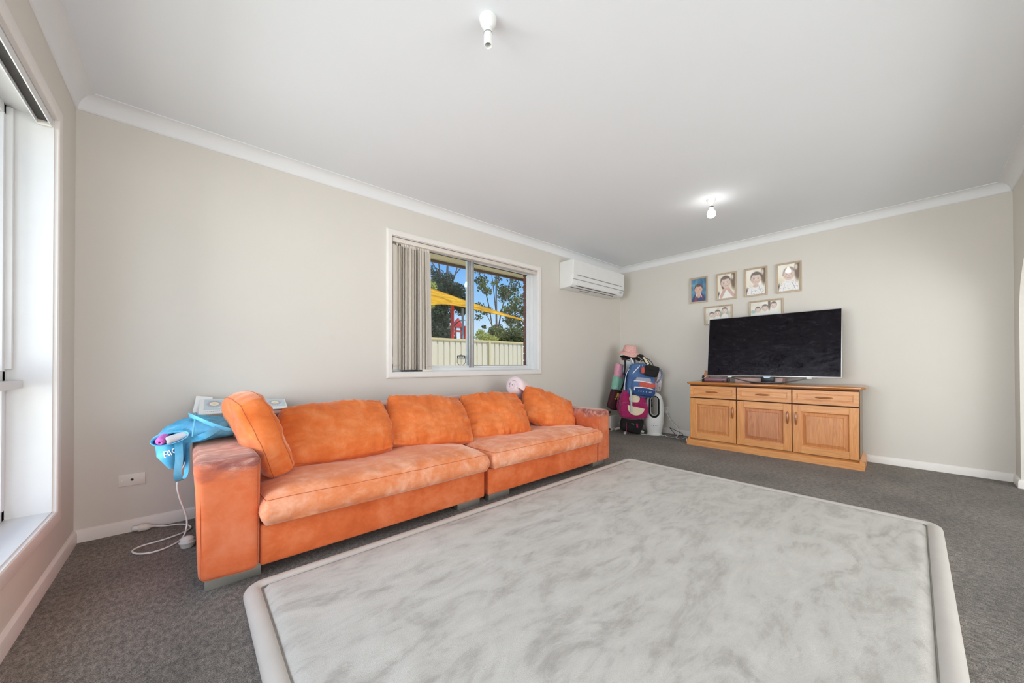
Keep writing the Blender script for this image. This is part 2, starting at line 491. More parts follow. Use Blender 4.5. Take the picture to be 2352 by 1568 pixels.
b = MB(); frame_xz(b, ox0+0.037, MX+0.034, oz0+0.034, oz1-0.024, 0.076, 0.100, 0.030, 0.040, 0.024, 0.018)
sash2 = b.make('sliding_sash', 'alu', win, O)
b = MB(); b.box(MX-0.030, MX-0.002, 0.070, 0.077, oz0+0.036, oz1-0.044, 0, 0.002).box(MX+0.014, MX+0.032, 0.068, 0.077, oz0+0.036, oz1-0.044, 0, 0.002)
b.make('interlock_stile', 'alu_grey', sash2, O)
MB().box(ox0+0.067, MX-0.006, 0.087, 0.091, oz0+0.058, oz1-0.044).make('pane', 'glass', sash2, O)
b = MB()
b.box(ox0+0.067, MX-0.006, 0.083, 0.086, oz1-0.047, oz1-0.042)
b.make('gasket', 'rubber', sash2, O)
# security sticker on the sliding pane: shield with lettering band
b = MB()
sx, sz = -2.838, 0.988
sh = [(-0.050, 0.052), (-0.016, 0.055), (0, 0.062), (0.016, 0.055), (0.050, 0.052), (0.052, -0.02), (0.036, -0.042), (0, -0.064), (-0.036, -0.042), (-0.052, -0.02)]
inn = [(x*0.88, z*0.86) for x, z in sh]
n = len(sh)
vs = [(sx+x, 0.0866, sz+z) for x, z in sh]+[(sx+x, 0.0866, sz+z) for x, z in inn]
b.add(vs, [(i, (i+1) % n, n+(i+1) % n, n+i) for i in range(n)], 0)
b.add([(sx-0.047, 0.0864, sz+0.022), (sx+0.047, 0.0864, sz+0.022), (sx+0.046, 0.0864, sz+0.048), (sx-0.046, 0.0864, sz+0.048)], [(0, 1, 2, 3)], 0)
for k, (xa, xb) in enumerate(((-0.036, -0.026), (-0.021, -0.012), (-0.007, 0.002), (0.007, 0.016), (0.021, 0.034))):
    b.box(sx+xa, sx+xb, 0.0858, 0.0862, sz+0.029, sz+0.041, 1)
for r in range(4):
    w = 0.030-0.004*r
    b.box(sx-w, sx+w, 0.0862, 0.0866, sz+0.006-r*0.011, sz+0.009-r*0.011, 2)
M['sticker'] = plain('sticker_dark_ink', (74, 78, 80), 0.5, 0.05, 60)
M['sticker_pale'] = plain('sticker_pale_ink', (205, 206, 200), 0.5, 0.03, 60)
M['sticker_line'] = plain('sticker_grey_lines', (168, 168, 156), 0.5, 0.03, 60)
tag(b.make('security_sticker', ['sticker', 'sticker_pale', 'sticker_line'], None, (sx, 0.0866, sz)), 'small shield-shaped security sticker low on the window glass', 'sticker')

# vertical blind stacked at the left of the window
M['vane'] = plain('cream_blind_fabric', (236, 230, 221), 0.85, 0.02, 30, bump=0.08, bscale=600)
M['vane_rail'] = plain('cream_blind_rail', (218, 208, 198), 0.45, 0.02, 20)
_m = M['vane'].node_tree; _t = _m.nodes.new('ShaderNodeBsdfTranslucent'); _t.inputs[0].default_value = (*lin((226, 216, 204)), 1)
_x = _m.nodes.new('ShaderNodeMixShader'); _x.inputs[0].default_value = 0.08
_m.links.new(_m.nodes['Principled BSDF'].outputs[0], _x.inputs[1]); _m.links.new(_t.outputs[0], _x.inputs[2]); _m.links.new(_x.outputs[0], _m.nodes['Material Output'].inputs[0])
bl = thing('vertical_blind', 'cream vertical blind drawn back to the left of the window', 'blind', (ox0+0.01, 0.02, 2.04)); O = (ox0+0.01, 0.02, 2.04)
b = MB(); b.box(ox0+0.006, ox1-0.006, -0.004, 0.036, oz1-0.048, oz1-0.012, 0, 0.003)
b.make('headrail', 'vane_rail', bl, O)
def vane(x, yc, ang, w, bow, z0, z1, name='vane', lean=0.0):
    b = MB(); n = 8; vs = []
    ca, sa = math.cos(ang), math.sin(ang)
    for z, dx in ((z1, 0), (z0+0.06, lean*0.9), (z0, lean)):
        for side in (-1, 1):
            for k in range(n+1):
                u = (k/n-0.5)*w; h = bow*(1-(2*k/n-1)**2)+side*0.0006
                vs.append((x+dx+u*ca-h*sa, yc+u*sa+h*ca, z))
    fs = []; m = n+1
    for i in range(2):
        for s in (0, 1):
            for k in range(n):
                a = i*2*m+s*m+k; c = (i+1)*2*m+s*m+k
                fs.append((a, a+1, c+1, c))
    for i in range(2):
        for k in (0, n):
            a, c = i*2*m+k, (i+1)*2*m+k
            fs.append((a, a+m, c+m, c))
    b.add(vs, fs)
    o = b.make(name, 'vane', bl, O, smooth=50)
    h = MB(); h.box(x-0.006, x+0.006, yc-0.002, yc+0.002, z1-0.004, oz1-0.046); h.make('carrier', 'plastic_warm', o, O)
    w2 = MB(); w2.tube([(x+lean+ca*(-w/2)*0.95, yc-sa*w*0.475, z0+0.032), (x+lean+ca*(w/2)*0.95, yc+sa*w*0.475, z0+0.032)], 0.0018, 5)
    w2.make('hem', 'vane_rail', o, O)
    return o
rnd = random.Random(3)
vane(-3.545, 0.030, math.radians(18), 0.090, 0.006, 0.905, 1.996)
xs = -3.505
for k in range(17):
    vane(xs, 0.026+rnd.uniform(-0.006, 0.006), math.radians(37+rnd.uniform(-9, 9)), 0.088, 0.005*rnd.choice((-1, 1, 1)), 0.900+rnd.uniform(-0.004, 0.004),
         1.994-0.004*rnd.random(), lean=(0.012 if k > 12 else 0.0)+rnd.uniform(-0.004, 0.004))
    xs += 0.0165
b = MB()
pts = [(-3.592, 0.015, 1.985), (-3.594, 0.014, 1.6), (-3.592, 0.014, 1.2), (-3.588, 0.016, 1.02)]
b.tube(pts, 0.0022, 5)
b.make('control_chain', 'plastic_warm', bl, O)
b = MB(); b.lathe([(0.004, 0), (0.008, 0.01), (0.008, 0.06), (0.004, 0.07)], 10, (-3.588, 0.016, 0.95)); b.make('chain_weight', 'plastic_warm', bl, O)
# dark flat remote-like bar on the sill under the vanes
o = MB().box(-3.505, -3.30, 0.006, 0.040, oz0+0.004, oz0+0.018, 0, 0.005).make('flat_bar', 'black', None, (-3.42, 0.02, oz0+0.004))
tag(o, 'flat black bar lying on the sill below the blind vanes', 'bar')
o = MB().box(-3.315, -3.215, -0.006, 0.030, oz0+0.0045, oz0+0.022, 0, 0.002).make('paper_tag', 'plastic_warm', None, (-3.26, 0.01, oz0+0.004))
tag(o, 'small off-white tag lying on the sill at the end of the blind', 'tag')

# ------------------------------------------------------------------ tall window in the left wall
win2 = struct('window_2', (-L, VY1, VZ0)); O = (-L, VY1, VZ0)
mitre_frame('x', VY0, VY1, VZ0, VZ1, 0.062, ap).make('architrave', 'trim', win2, O, smooth=25)
DX = 0.135
b = MB()
b.box(-L-DX, -L, VY1-0.006, VY1+0.004, VZ0, VZ1).box(-L-DX, -L, VY0-0.004, VY0+0.006, VZ0, VZ1)
b.box(-L-DX, -L, VY0, VY1, VZ1-0.006, VZ1+0.004).box(-L-DX, -L, VY0, VY1, VZ0-0.006, VZ0+0.004)
b.make('reveal_lining', 'white', win2, O)
b = MB()
fx0, fx1 = -L-DX-0.05, -L-DX+0.012
for (ya, yb) in ((VY1-0.052, VY1-0.006), (VY0+0.006, VY0+0.052), (-1.74, -1.70)):
    b.box(fx0, fx1, ya, yb, VZ0+0.006, VZ1-0.006, 0, 0.003)
for (za, zb) in ((VZ0+0.006, VZ0+0.05), (VZ1-0.05, VZ1-0.006), (0.865, 0.925)):
    b.box(fx0, fx1, VY0+0.02, VY1-0.02, za, zb, 0, 0.003)
b.make('outer_frame', 'alu', win2, O)
b = MB(); b.box(-L-DX-0.01, -5.437, VY0+0.01, VY1-0.008, 0.848, 0.882, 0, 0.002)
b.make('transom_board', 'white', win2, O)
MB().box(-L-DX-0.002, -L-DX+0.030, VY1-0.030, VY1-0.006, 0.930, VZ1-0.012, 0, 0.002).make('side_bead', 'white', win2, O)
for (ya, yb) in ((-1.70, VY1-0.052), (VY0+0.052, -1.74)):
    for (za, zb) in ((0.925, VZ1-0.05), (VZ0+0.05, 0.865)):
        p = MB().box(-L-DX-0.030, -L-DX-0.026, ya, yb, za, zb).make('pane', 'glass', win2, O)
        b = MB()
        b.box(-L-DX-0.034, -L-DX-0.016, yb-0.012, yb, za, zb).box(-L-DX-0.034, -L-DX-0.016, ya, ya+0.012, za, zb)
        b.box(-L-DX-0.034, -L-DX-0.016, ya, yb, za, za+0.012).box(-L-DX-0.034, -L-DX-0.016, ya, yb, zb-0.012, zb)
        b.make('gasket', 'rubber', p, O)
ht = thing('blind_track', 'white blind headrail without vanes along the top of the left window', 'blind', (-L, VY1-0.02, 2.02)); O = (-L, VY1-0.02, 2.02)
b = MB()
prof = [(-L-0.006, 2.012), (-L-0.002, 2.012), (-L-0.002, 2.046), (-L-0.046, 2.046), (-L-0.046, 2.012), (-L-0.042, 2.012), (-L-0.042, 2.040), (-L-0.006, 2.040)]
b.prism(prof, 'y', VY0+0.02, VY1-0.022)
b.make('headrail', 'alu', ht, O, smooth=0)
MB().box(-L-0.040, -L-0.008, VY0+0.03, VY1-0.030, 2.028, 2.036).make('channel', 'slot', ht, O)
MB().box(-L-0.046, -L-0.002, VY1-0.026, VY1-0.016, 2.010, 2.047, 0, 0.002).make('end_cap', 'plastic_warm', ht, O)

# ------------------------------------------------------------------ outdoors beyond the back window
M['brick'] = plain('dark_red_brick', (112, 66, 52), 0.9, 0.18, 26, bump=0.4, bscale=120)
M['mortar'] = plain('grey_brown_mortar', (120, 100, 84), 0.95, 0.08, 60)
M['soffit'] = plain('bounce_tinted_soffit', (246, 232, 182), 0.8, 0.03, 5)  # yellow of the light bouncing off the ground is put into this colour
M['fascia'] = plain('brown_fascia', (112, 84, 56), 0.7, 0.06, 9)
M['bounce_ground'] = plain('pale_bounce_ground', (212, 204, 184), 1.0, 0.2, 9)  # unseen ground, made pale to bounce light up under the eave
M['roof'] = plain('roof_sheet', (120, 90, 80), 0.8, 0.08, 4)
wo_ = struct('wall_outside', (WX1, 0.19, 0)); O = (WX1, 0.19, 0)
b = MB()
bx0 = -1.815
b.box(-L-0.3, WX0-0.01, 0.14, 0.235, -0.4, 2.14).box(bx0+0.006, 0.6, 0.14, 0.235, -0.4, 2.14)
b.box(WX0-0.01, bx0+0.006, 0.14, 0.235, -0.4, 0.83).box(WX0-0.01, bx0+0.006, 0.14, 0.235, 2.105, 2.14)
b.make('mortar_core', 'mortar', wo_, O)
bricks = {}
for k in range(15):
    z0 = 0.832+k*0.0855
    for j, (xa, xb) in enumerate(((bx0, bx0+(0.225 if k % 2 else 0.108)), (bx0+(0.235 if k % 2 else 0.118), bx0+0.46))):
        key = (j, k % 2)
        if key not in bricks:
            o = MB().box(0, xb-xa, 0.138, 0.245, 0, 0.0755, 0, 0.004).make('brick', 'brick', wo_, (0, 0, 0), smooth=0)
            bricks[key] = o
        else:
            o = bricks[key].copy(); COL.objects.link(o); o.parent = wo_
        o.location = (xa-O[0], -O[1], z0-O[2])
MB().box(-L-0.6, 0.8, 0.235, 0.64, 2.14, 2.152).make('trim_5', 'soffit', kind='structure')
MB().box(-L-0.6, 0.8, 0.64, 0.665, 2.112, 2.30).make('trim_6', 'fascia', kind='structure')
MB().box(-L-0.6, 0.8, -6.8, 0.64, 2.56, 2.62).make('roof', 'roof', kind='structure')  # unseen flat slab over the house, put in to block the sun
MB().box(-30, 40, 0.24, 60, -0.5, -0.3).make('ground_outside', 'bounce_ground', kind='structure')
MB().box(-30, -L-0.31, -30, 0.24, -0.5, -0.3).make('ground_beside_house', 'bounce_ground', kind='structure')

# steel fence
M['fence'] = plain('cream_steel_fence', (216, 207, 182), 0.55, 0.02, 3)
M['fence_post'] = plain('cream_steel_post', (206, 190, 142), 0.55, 0.02, 3)
fe = thing('steel_fence', 'cream ribbed steel boundary fence outside the window', 'fence', (0.6, 4.0, -0.3)); O = (0.6, 4.0, -0.3)
sheet0 = None
for i in range(-3, 5):
    px_ = 0.605+i*2.37
    b = MB(); b.box(px_-0.025, px_+0.025, 3.965, 4.03, -0.3, 1.545, 0, 0.003); b.make('post', 'fence_post', fe, O)
    if i == 4: break
    xa, xb = px_+0.028, px_+2.37-0.060
    b = MB(); b.box(xa, xb+0.03, 3.965, 4.025, 1.490, 1.540, 0, 0.004); b.make('top_rail', 'fence_post', fe, O)
    b = MB(); b.box(xa, xb+0.03, 3.965, 4.025, -0.28, -0.23, 0, 0.004); b.make('bottom_rail', 'fence_post', fe, O)
    for j in range(3):
        w = (xb-xa)/3; x0 = xa+j*w
        if sheet0 is None:
            b = MB(); n = 5; pitch = w/n; prof = []
            for k in range(n):
                x = k*pitch
                prof += [(x, 0), (x+pitch-0.040, 0), (x+pitch-0.030, 0.022), (x+pitch-0.010, 0.022)]
            prof.append((w, 0))
            vs = [(p, q+3.985, z) for z in (-0.25, 1.50) for p, q in prof]+[(p, q+3.987, z) for z in (-0.25, 1.50) for p, q in prof]
            m_ = len(prof)
            fs = [(k, k+1, m_+k+1, m_+k) for k in range(m_-1)]+[(2*m_+k, 3*m_+k, 3*m_+k+1, 2*m_+k+1) for k in range(m_-1)]
            fs += [(k, 2*m_+k, 2*m_+k+1, k+1) for k in range(m_-1)]+[(m_+k, m_+k+1, 3*m_+k+1, 3*m_+k) for k in range(m_-1)]
            b.add(vs, fs)
            sheet0 = b.make('sheet', 'fence', fe, (0, 0, 0), smooth=0)
            o = sheet0
        else:
            o = sheet0.copy(); COL.objects.link(o); o.parent = fe
        o.location = (x0-O[0], -O[1], -O[2])

# trees
def leafmat(name, rgb1, rgb2):
    t = NT(name)
    f = t.noise(1.3, 3)
    t.set(Base_Color=t.ramp(f, [(0.35, lin(rgb1)), (0.65, lin(rgb2))]), Roughness=0.55, Specular_IOR_Level=0.4)
    # thin leaves let some light through
    tr = t.n.new('ShaderNodeBsdfTranslucent'); tr.inputs[0].default_value = (*lin(rgb2), 1)
    mx = t.n.new('ShaderNodeMixShader'); mx.inputs[0].default_value = 0.3
    t.l.new(t.b.outputs[0], mx.inputs[1]); t.l.new(tr.outputs[0], mx.inputs[2]); t.l.new(mx.outputs[0], t.out.inputs[0])
    return t.m
M['leaf_dark'] = leafmat('dark_grey_green_leaves', (44, 58, 46), (98, 112, 86))
M['leaf_mid'] = leafmat('olive_leaves', (52, 62, 30), (122, 128, 66))
M['leaf_light'] = leafmat('yellow_green_leaves', (140, 150, 62), (206, 204, 110))
M['bark'] = plain('grey_bark', (96, 86, 78), 0.9, 0.2, 12, bump=0.4, bscale=30)
def leaves(clusters, size, rng, aspect=0.45):
    C = []
    for (cx, cy, cz, rx, ry, rz, n) in clusters:
        d = rng.normal(size=(n, 3)); d /= np.linalg.norm(d, axis=1)[:, None]
        rad = rng.random(n)**0.45
        C.append(np.array([cx, cy, cz])+d*rad[:, None]*np.array([rx, ry, rz]))
    C = np.concatenate(C); n = len(C)
    a = rng.normal(size=(n, 3)); a /= np.linalg.norm(a, axis=1)[:, None]
    b_ = rng.normal(size=(n, 3)); b_ -= a*(a*b_).sum(1)[:, None]; b_ /= np.linalg.norm(b_, axis=1)[:, None]
    s = size*(0.6+0.8*rng.random(n))[:, None]
    v = np.stack([C-a*s, C+b_*s*aspect, C+a*s, C-b_*s*aspect], 1).reshape(-1, 3)
    return v
def leafobj(name, clusters, size, mat, parent, off, seed, aspect=0.45):
    v = leaves(clusters, size, np.random.default_rng(seed), aspect)-np.array(off)
    n = len(v)//4
    me = bpy.data.meshes.new(name)
    me.vertices.add(len(v)); me.vertices.foreach_set('co', v.astype(np.float32).ravel())
    me.loops.add(4*n); me.loops.foreach_set('vertex_index', np.arange(4*n, dtype=np.int32))
    me.polygons.add(n); me.polygons.foreach_set('loop_start', np.arange(0, 4*n, 4, dtype=np.int32))
    me.update(); me.validate()
    me.materials.append(M[mat])
    o = bpy.data.objects.new(name, me); COL.objects.link(o); o.parent = parent; o['kind'] = 'stuff'
    return o
def trunk(name, paths, parent, off, mat='bark'):
    b = MB()
    for pts, r0, r1 in paths:
        s = spline(pts, 5); k = len(s)
        b.tube(s, [r0+(r1-r0)*i/(k-1) for i in range(k)], 7)
    return b.make(name, mat, parent, off)
def tree(name, label, base, paths, clusters, size, mat, seed, aspect=0.45):
    t_ = thing(name, label, 'tree' if 'shrub' not in name else 'shrub', base)
    if paths: trunk('trunk', paths, t_, base)
    leafobj('foliage', clusters, size, mat, t_, base, seed, aspect)
    return t_
rg = random.Random(11)
# dense dark tree at the left of the view
cl = []
for (x, z, r, n) in ((7.0, 5.9, 0.8, 1500), (7.6, 6.3, 0.8, 1600), (8.2, 6.2, 0.75, 1500), (8.7, 6.0, 0.7, 1500), (7.4, 5.2, 0.9, 1900), (8.4, 5.3, 0.8, 1900), (9.0, 5.4, 0.55, 1000),
                     (6.9, 4.4, 0.8, 1400), (7.6, 4.2, 0.9, 1900), (7.3, 3.4, 0.8, 1900), (6.6, 3.2, 0.8, 1500), (7.9, 3.2, 0.5, 800), (7.5, 2.5, 0.9, 1800), (6.6, 2.3, 0.8, 1400), (7.9, 2.4, 0.5, 700), (8.9, 4.7, 0.5, 700), (7.6, 7.0, 0.5, 350), (7.0, 7.2, 0.5, 200), (8.3, 7.0, 0.4, 180)):
    cl.append((x, 18+rg.uniform(-0.5, 0.5), z, r, r, r*0.85, int(n*0.75)))
pth = [([(7.9, 18, -0.3), (8.0, 18, 2.5), (7.95, 18, 5.0), (8.1, 18, 8.5)], 0.20, 0.06), ([(8.0, 18, 5.6), (8.6, 18, 7.0), (9.0, 18, 8.2)], 0.07, 0.03),
       ([(8.1, 18, 6.6), (8.8, 18, 7.3), (9.5, 18, 8.2)], 0.05, 0.03), ([(7.95, 18, 5.6), (7.5, 18, 7.0), (7.3, 18, 8.4)], 0.07, 0.03), ([(8.2, 18, 3.2), (8.9, 18, 3.9), (9.6, 18, 4.1)], 0.05, 0.02),
       ([(7.5, 18, 6.8), (7.0, 18, 7.5), (6.6, 18, 8.0)], 0.04, 0.02)]
tree('dense_tree', 'dense dark grey-green tree behind the red playground pole', (7.9, 18, -0.3), pth, cl, 0.085, 'leaf_dark', 1, 0.5)
# pale small tree at the far left of the pane
tree('pale_shrub', 'pale yellow-green shrub top at the left edge of the window view', (4.55, 14.0, -0.3), [([(4.55, 14, -0.3), (4.55, 14, 4.0)], 0.06, 0.03)],
     [(4.58, 14, 4.95, 0.32, 0.4, 0.5, 420), (4.55, 14, 4.3, 0.3, 0.4, 0.4, 300)], 0.06, 'leaf_light', 2)
# slender gum with open crown at the right
pth = [([(4.98, 9, -0.3), (4.95, 9, 2.0), (4.93, 9, 3.8), (4.95, 9, 6.2)], 0.055, 0.025), ([(4.90, 9, 1.5), (4.70, 9, 2.6), (4.45, 9, 3.7), (4.05, 9, 4.7), (3.7, 9, 5.4)], 0.032, 0.012),
       ([(4.95, 9, 2.0), (5.2, 9, 3.2), (5.55, 9, 4.2), (6.0, 9, 5.2)], 0.035, 0.012), ([(4.9, 9, 3.3), (4.75, 9, 4.4), (4.55, 9, 5.5)], 0.025, 0.010),
       ([(4.94, 9, 4.2), (5.15, 9, 5.0), (5.4, 9, 5.8)], 0.022, 0.01), ([(5.4, 9, 3.9), (5.9, 9, 4.4), (6.4, 9, 4.9)], 0.02, 0.008), ([(4.7, 9, 2.6), (4.3, 9, 3.2), (3.95, 9, 3.5)], 0.016, 0.006), ([(4.42, 9, 3.8), (4.3, 9, 4.6), (4.3, 9, 5.3)], 0.016, 0.006)]
cl = []
for (x, z, r, n) in ((4.1, 5.15, 0.22, 130), (4.4, 5.35, 0.25, 170), (4.75, 5.3, 0.22, 120), (4.15, 4.45, 0.24, 240), (4.0, 4.1, 0.20, 150), (4.3, 4.0, 0.18, 110), (3.9, 4.8, 0.18, 70), (4.6, 4.35, 0.14, 60), (4.0, 3.3, 0.22, 190), (4.3, 3.2, 0.2, 150), (4.15, 2.95, 0.16, 60), (4.55, 3.25, 0.16, 80),
                     (5.15, 4.7, 0.18, 80), (5.3, 4.25, 0.22, 150), (5.5, 5.2, 0.26, 160), (5.9, 4.9, 0.28, 190), (6.3, 5.1, 0.3, 150), (6.3, 4.5, 0.3, 230), (5.8, 4.3, 0.3, 300), (5.55, 3.95, 0.26, 260), (6.2, 3.9, 0.32, 320), (5.9, 3.5, 0.32, 330), (5.4, 3.3, 0.25, 200), (6.4, 3.4, 0.3, 300), (5.5, 2.9, 0.28, 220), (6.1, 2.95, 0.34, 380), (6.5, 2.6, 0.3, 300), (5.2, 2.6, 0.18, 70), (5.8, 2.4, 0.35, 360), (5.3, 2.2, 0.25, 160), (4.45, 2.55, 0.10, 40), (6.5, 4.0, 0.25, 180)):
    cl.append((x, 9+rg.uniform(-0.3, 0.3), z, r*1.25, r*1.3, r, int(n*1.0)))
tree('slender_tree', 'slender multi-stemmed tree with open dark leaves in the right pane', (4.98, 9, -0.3), pth, cl, 0.050, 'leaf_mid', 3, 0.55)
_g = bpy.data.objects['slender_tree']; _c0 = Vector((-4.8971, -2.9894, 0.9452)); _g.location = _c0+(Vector((4.98, 9, -0.3))-_c0)*1.58; _g.scale = (1.58,)*3
tree('leafy_shrub', 'low yellow-green bush showing just over the fence in the right pane', (2.2, 6.2, -0.3), [([(2.2, 6.2, -0.3), (2.2, 6.2, 1.6)], 0.05, 0.03)],
     [(2.05, 6.2, 1.82, 0.26, 0.3, 0.18, 420), (2.35, 6.2, 1.75, 0.3, 0.3, 0.16, 420), (2.0, 6.2, 2.0, 0.12, 0.2, 0.1, 90)], 0.040, 'leaf_light', 4)
cl = []
for k in range(12):
    cl.append((2.75+k*0.19, 6.6+rg.uniform(-0.3, 0.3), 1.85+rg.uniform(-0.1, 0.18), 0.28, 0.3, 0.26, 420))
tree('dark_shrub', 'dark green hedge-like bush over the fence beside the brick edge', (3.6, 6.6, -0.3), [([(3.4, 6.6, -0.3), (3.5, 6.6, 1.7)], 0.06, 0.03)], cl, 0.045, 'leaf_mid', 5, 0.55)

# playground
M['red_steel'] = plain('red_painted_steel', (186, 50, 42), 0.45, 0.06, 8)
M['yellow_steel'] = plain('yellow_painted_steel', (222, 168, 62), 0.45, 0.05, 8)
M['grey_steel'] = plain('galvanised_steel', (128, 142, 152), 0.45, 0.06, 8)
M['pale_panel'] = plain('pale_blue_grey_panel', (206, 216, 224), 0.5, 0.03, 8)
t = NT('yellow_shade_cloth')
f = t.noise(1.6, 4, vec=t.mapped((0.7, 1, 2.5)), dist=0.8)
colr = t.ramp(f, [(0.35, lin((206, 158, 30))), (0.62, lin((248, 208, 58)))])
tr = t.n.new('ShaderNodeBsdfTranslucent'); t.l.new(colr, tr.inputs[0]); t.set(Base_Color=colr, Roughness=0.9)
mx = t.n.new('ShaderNodeMixShader'); mx.inputs[0].default_value = 0.5
t.l.new(t.b.outputs[0], mx.inputs[1]); t.l.new(tr.outputs[0], mx.inputs[2]); t.l.new(mx.outputs[0], t.out.inputs[0])
M['sail'] = t.m
CAMP = Vector((-4.8971, -2.9894, 0.9452))
def at_y(p12, y):
    # same sight line, other distance (worked out once when surveying the view)
    p = Vector(p12); k = (y-CAMP.y)/(p.y-CAMP.y); return CAMP+(p-CAMP)*k
topE = spline([at_y((0.3, 12, 4.85), 13.4), at_y((3.33, 12, 4.51), 13.2), at_y((5.7, 12, 4.10), 12.9), at_y((7.2, 12, 3.86), 12.6), at_y((9.6, 12, 3.50), 12.3)], 8)
botE = spline([at_y((0.3, 12, 2.9), 10.6), at_y((3.33, 12, 3.70), 10.9), at_y((4.6, 12, 3.86), 11.2), at_y((6.6, 12, 3.74), 11.7), at_y((9.6, 12, 3.47), 12.2)], 8)
b = MB(); n = 6; vs = []; K = len(topE)
for i in range(K):
    for j in range(n+1):
        p = topE[i].lerp(botE[i], j/n); p.z += 0.14*math.sin(PI*j/n)*(1-i/(K-1)); vs.append(p)
vs2 = [v+Vector((0, 0, -0.012)) for v in vs]
fs = [(i*(n+1)+j, i*(n+1)+j+1, (i+1)*(n+1)+j+1, (i+1)*(n+1)+j) for i in range(K-1) for j in range(n)]
m_ = len(vs)
b.add(vs, fs); b.add(vs2, [tuple(reversed(f)) for f in fs])
pos = tuple(topE[-1])
sl = thing('shade_sail', 'yellow shade sail stretched above the playground outside the window', 'shade sail', pos)
b.make('cloth', 'sail', sl, pos)
b = MB(); b.tube(topE, 0.02, 6).tube(botE, 0.02, 6); b.make('edge_cable', 'sail', sl, pos)
o = MB().tube([(4.62, 12, -0.3), (4.62, 12, 4.0)], 0.085, 12).make('shade_pole', 'red_steel', None, (4.62, 12, -0.3)); tag(o, 'red steel pole holding up the yellow shade sail', 'pole')
o = MB().tube([(5.36, 12.2, -0.3), (5.36, 12.2, 3.80)], 0.06, 12).make('grey_pole', 'grey_steel', None, (5.36, 12.2, -0.3)); tag(o, 'slim grey steel pole right of the red playground pole', 'pole')
pg = thing('playground_tower', 'red playground tower with pointed roof seen over the fence', 'playground', (10.2, 20, -0.3)); O = (10.2, 20, -0.3)
for (x, y) in ((9.78, 19.7), (10.62, 19.7), (9.95, 20.5), (10.85, 20.5)):
    MB().tube([(x, y, -0.3), (x, y, 3.88)], 0.085, 10).make('post', 'red_steel', pg, O)
ap_ = (10.3, 20.1, 4.55); q = [(9.62, 19.55, 3.78), (10.42, 19.55, 3.74), (11.05, 20.65, 3.82), (9.8, 20.65, 3.82)]
for i in range(4):
    a, c_ = Vector(q[i]), Vector(q[(i+1) % 4]); t_ = Vector(ap_)
    b = MB(); d = Vector((0, 0, -0.04))
    b.add([a, c_, t_, a+d, c_+d, t_+d], [(0, 1, 2), (5, 4, 3), (0, 3, 4, 1), (1, 4, 5, 2), (2, 5, 3, 0)])
    b.make('roof_panel', 'red_steel' if i in (0, 3) else 'pale_panel', pg, O)
MB().box(9.75, 10.7, 19.66, 19.72, 3.38, 3.52, 0, 0.02).make('header_board', 'red_steel', pg, O)
MB().box(9.7, 10.9, 19.6, 20.5, 2.2, 2.3).make('platform', 'grey_steel', pg, O)
pr = thing('playground_rail', 'yellow playground railing with ball topped posts over the fence', 'railing', (9.1, 20, -0.3)); O = (9.1, 20, -0.3)
for x in (8.92, 9.62):
    MB().tube([(x, 20, -0.3), (x, 20, 3.14)], 0.06, 8).make('post', 'red_steel' if x < 9.5 else 'yellow_steel', pr, O)
    MB().lathe([(0.001, 3.30), (0.07, 3.27), (0.10, 3.20), (0.07, 3.13), (0.001, 3.10)], 10, (x, 20, 0)).make('ball_cap', 'yellow_steel', pr, O)
MB().tube([(8.92, 20, 3.02), (9.62, 20, 3.02)], 0.03, 6).make('rail', 'yellow_steel', pr, O)
o = MB().tube([(10.6, 17, -0.3), (10.6, 17, 2.72)], 0.09, 8).lathe([(0.001, 2.92), (0.08, 2.88), (0.11, 2.80), (0.08, 2.72), (0.001, 2.70)], 10, (10.6, 17, 0)).make('bollard', 'red_steel', None, (10.6, 17, -0.3))
tag(o, 'short red post peeping over the fence in the right pane', 'post')

# ------------------------------------------------------------------ rug
RX0, RX1, RY0, RY1 = -4.735, -1.692, -3.094, -1.108
rug = thing('rug', 'large pale grey plush rug with a padded border on the dark carpet', 'rug', (-3.2, -2.1, 0)); O = (-3.2, -2.1, 0)
bw = 0.062
def ring_of(ins, r):
    return rrect(RX0+ins, RX1-ins, RY0+ins, RY1-ins, r, 8)
b = MB()
prof = [(0.0, 0.001), (0.000, 0.012), (0.006, 0.024), (0.018, 0.032), (0.032, 0.034), (0.046, 0.032), (0.056, 0.026), (0.062, 0.018), (0.062, 0.001)]
rings = [ring_of(ins, max(0.075-ins, 0.008)) for ins, z in prof]
n = len(rings[0]); vs = []
for (ins, z), rr in zip(prof, rings):
    for (x, y) in rr:
        wob = 0.003*noise.noise(Vector((x*3, y*3, 1.7)))
        vs.append((x+wob, y+wob, z))
fs = []
for i in range(len(prof)-1):
    for j in range(n):
        fs.append((i*n+j, i*n+(j+1) % n, (i+1)*n+(j+1) % n, (i+1)*n+j))
b.add(vs, fs); b.make('border', 'rug_border', rug, O)
# plush field: rounded edge, gently uneven
b = MB(); nx, ny = 120, 80; vs = []
fx0, fx1, fy0, fy1 = RX0+bw, RX1-bw, RY0+bw, RY1-bw
for i in range(nx+1):
    for j in range(ny+1):
        x = fx0+(fx1-fx0)*i/nx; y = fy0+(fy1-fy0)*j/ny
        e = min(x-fx0, fx1-x, y-fy0, fy1-y)
        z = 0.016+0.020*min(1, e/0.03)**0.5+0.005*noise.noise(Vector((x*2.5, y*2.5, 0)))*min(1, e/0.1)
        z += 0.004*noise.noise(Vector((x*9, y*9, 3)))*min(1, e/0.1)
        wv = 0.005*noise.noise(Vector((x*4, y*4, 9)))*(1 if e < 0.02 else 0)
        vs.append((x+wv, y+wv, z))
fs = [(i*(ny+1)+j, (i+1)*(ny+1)+j, (i+1)*(ny+1)+j+1, i*(ny+1)+j+1) for i in range(nx) for j in range(ny)]
b.add(vs, fs)
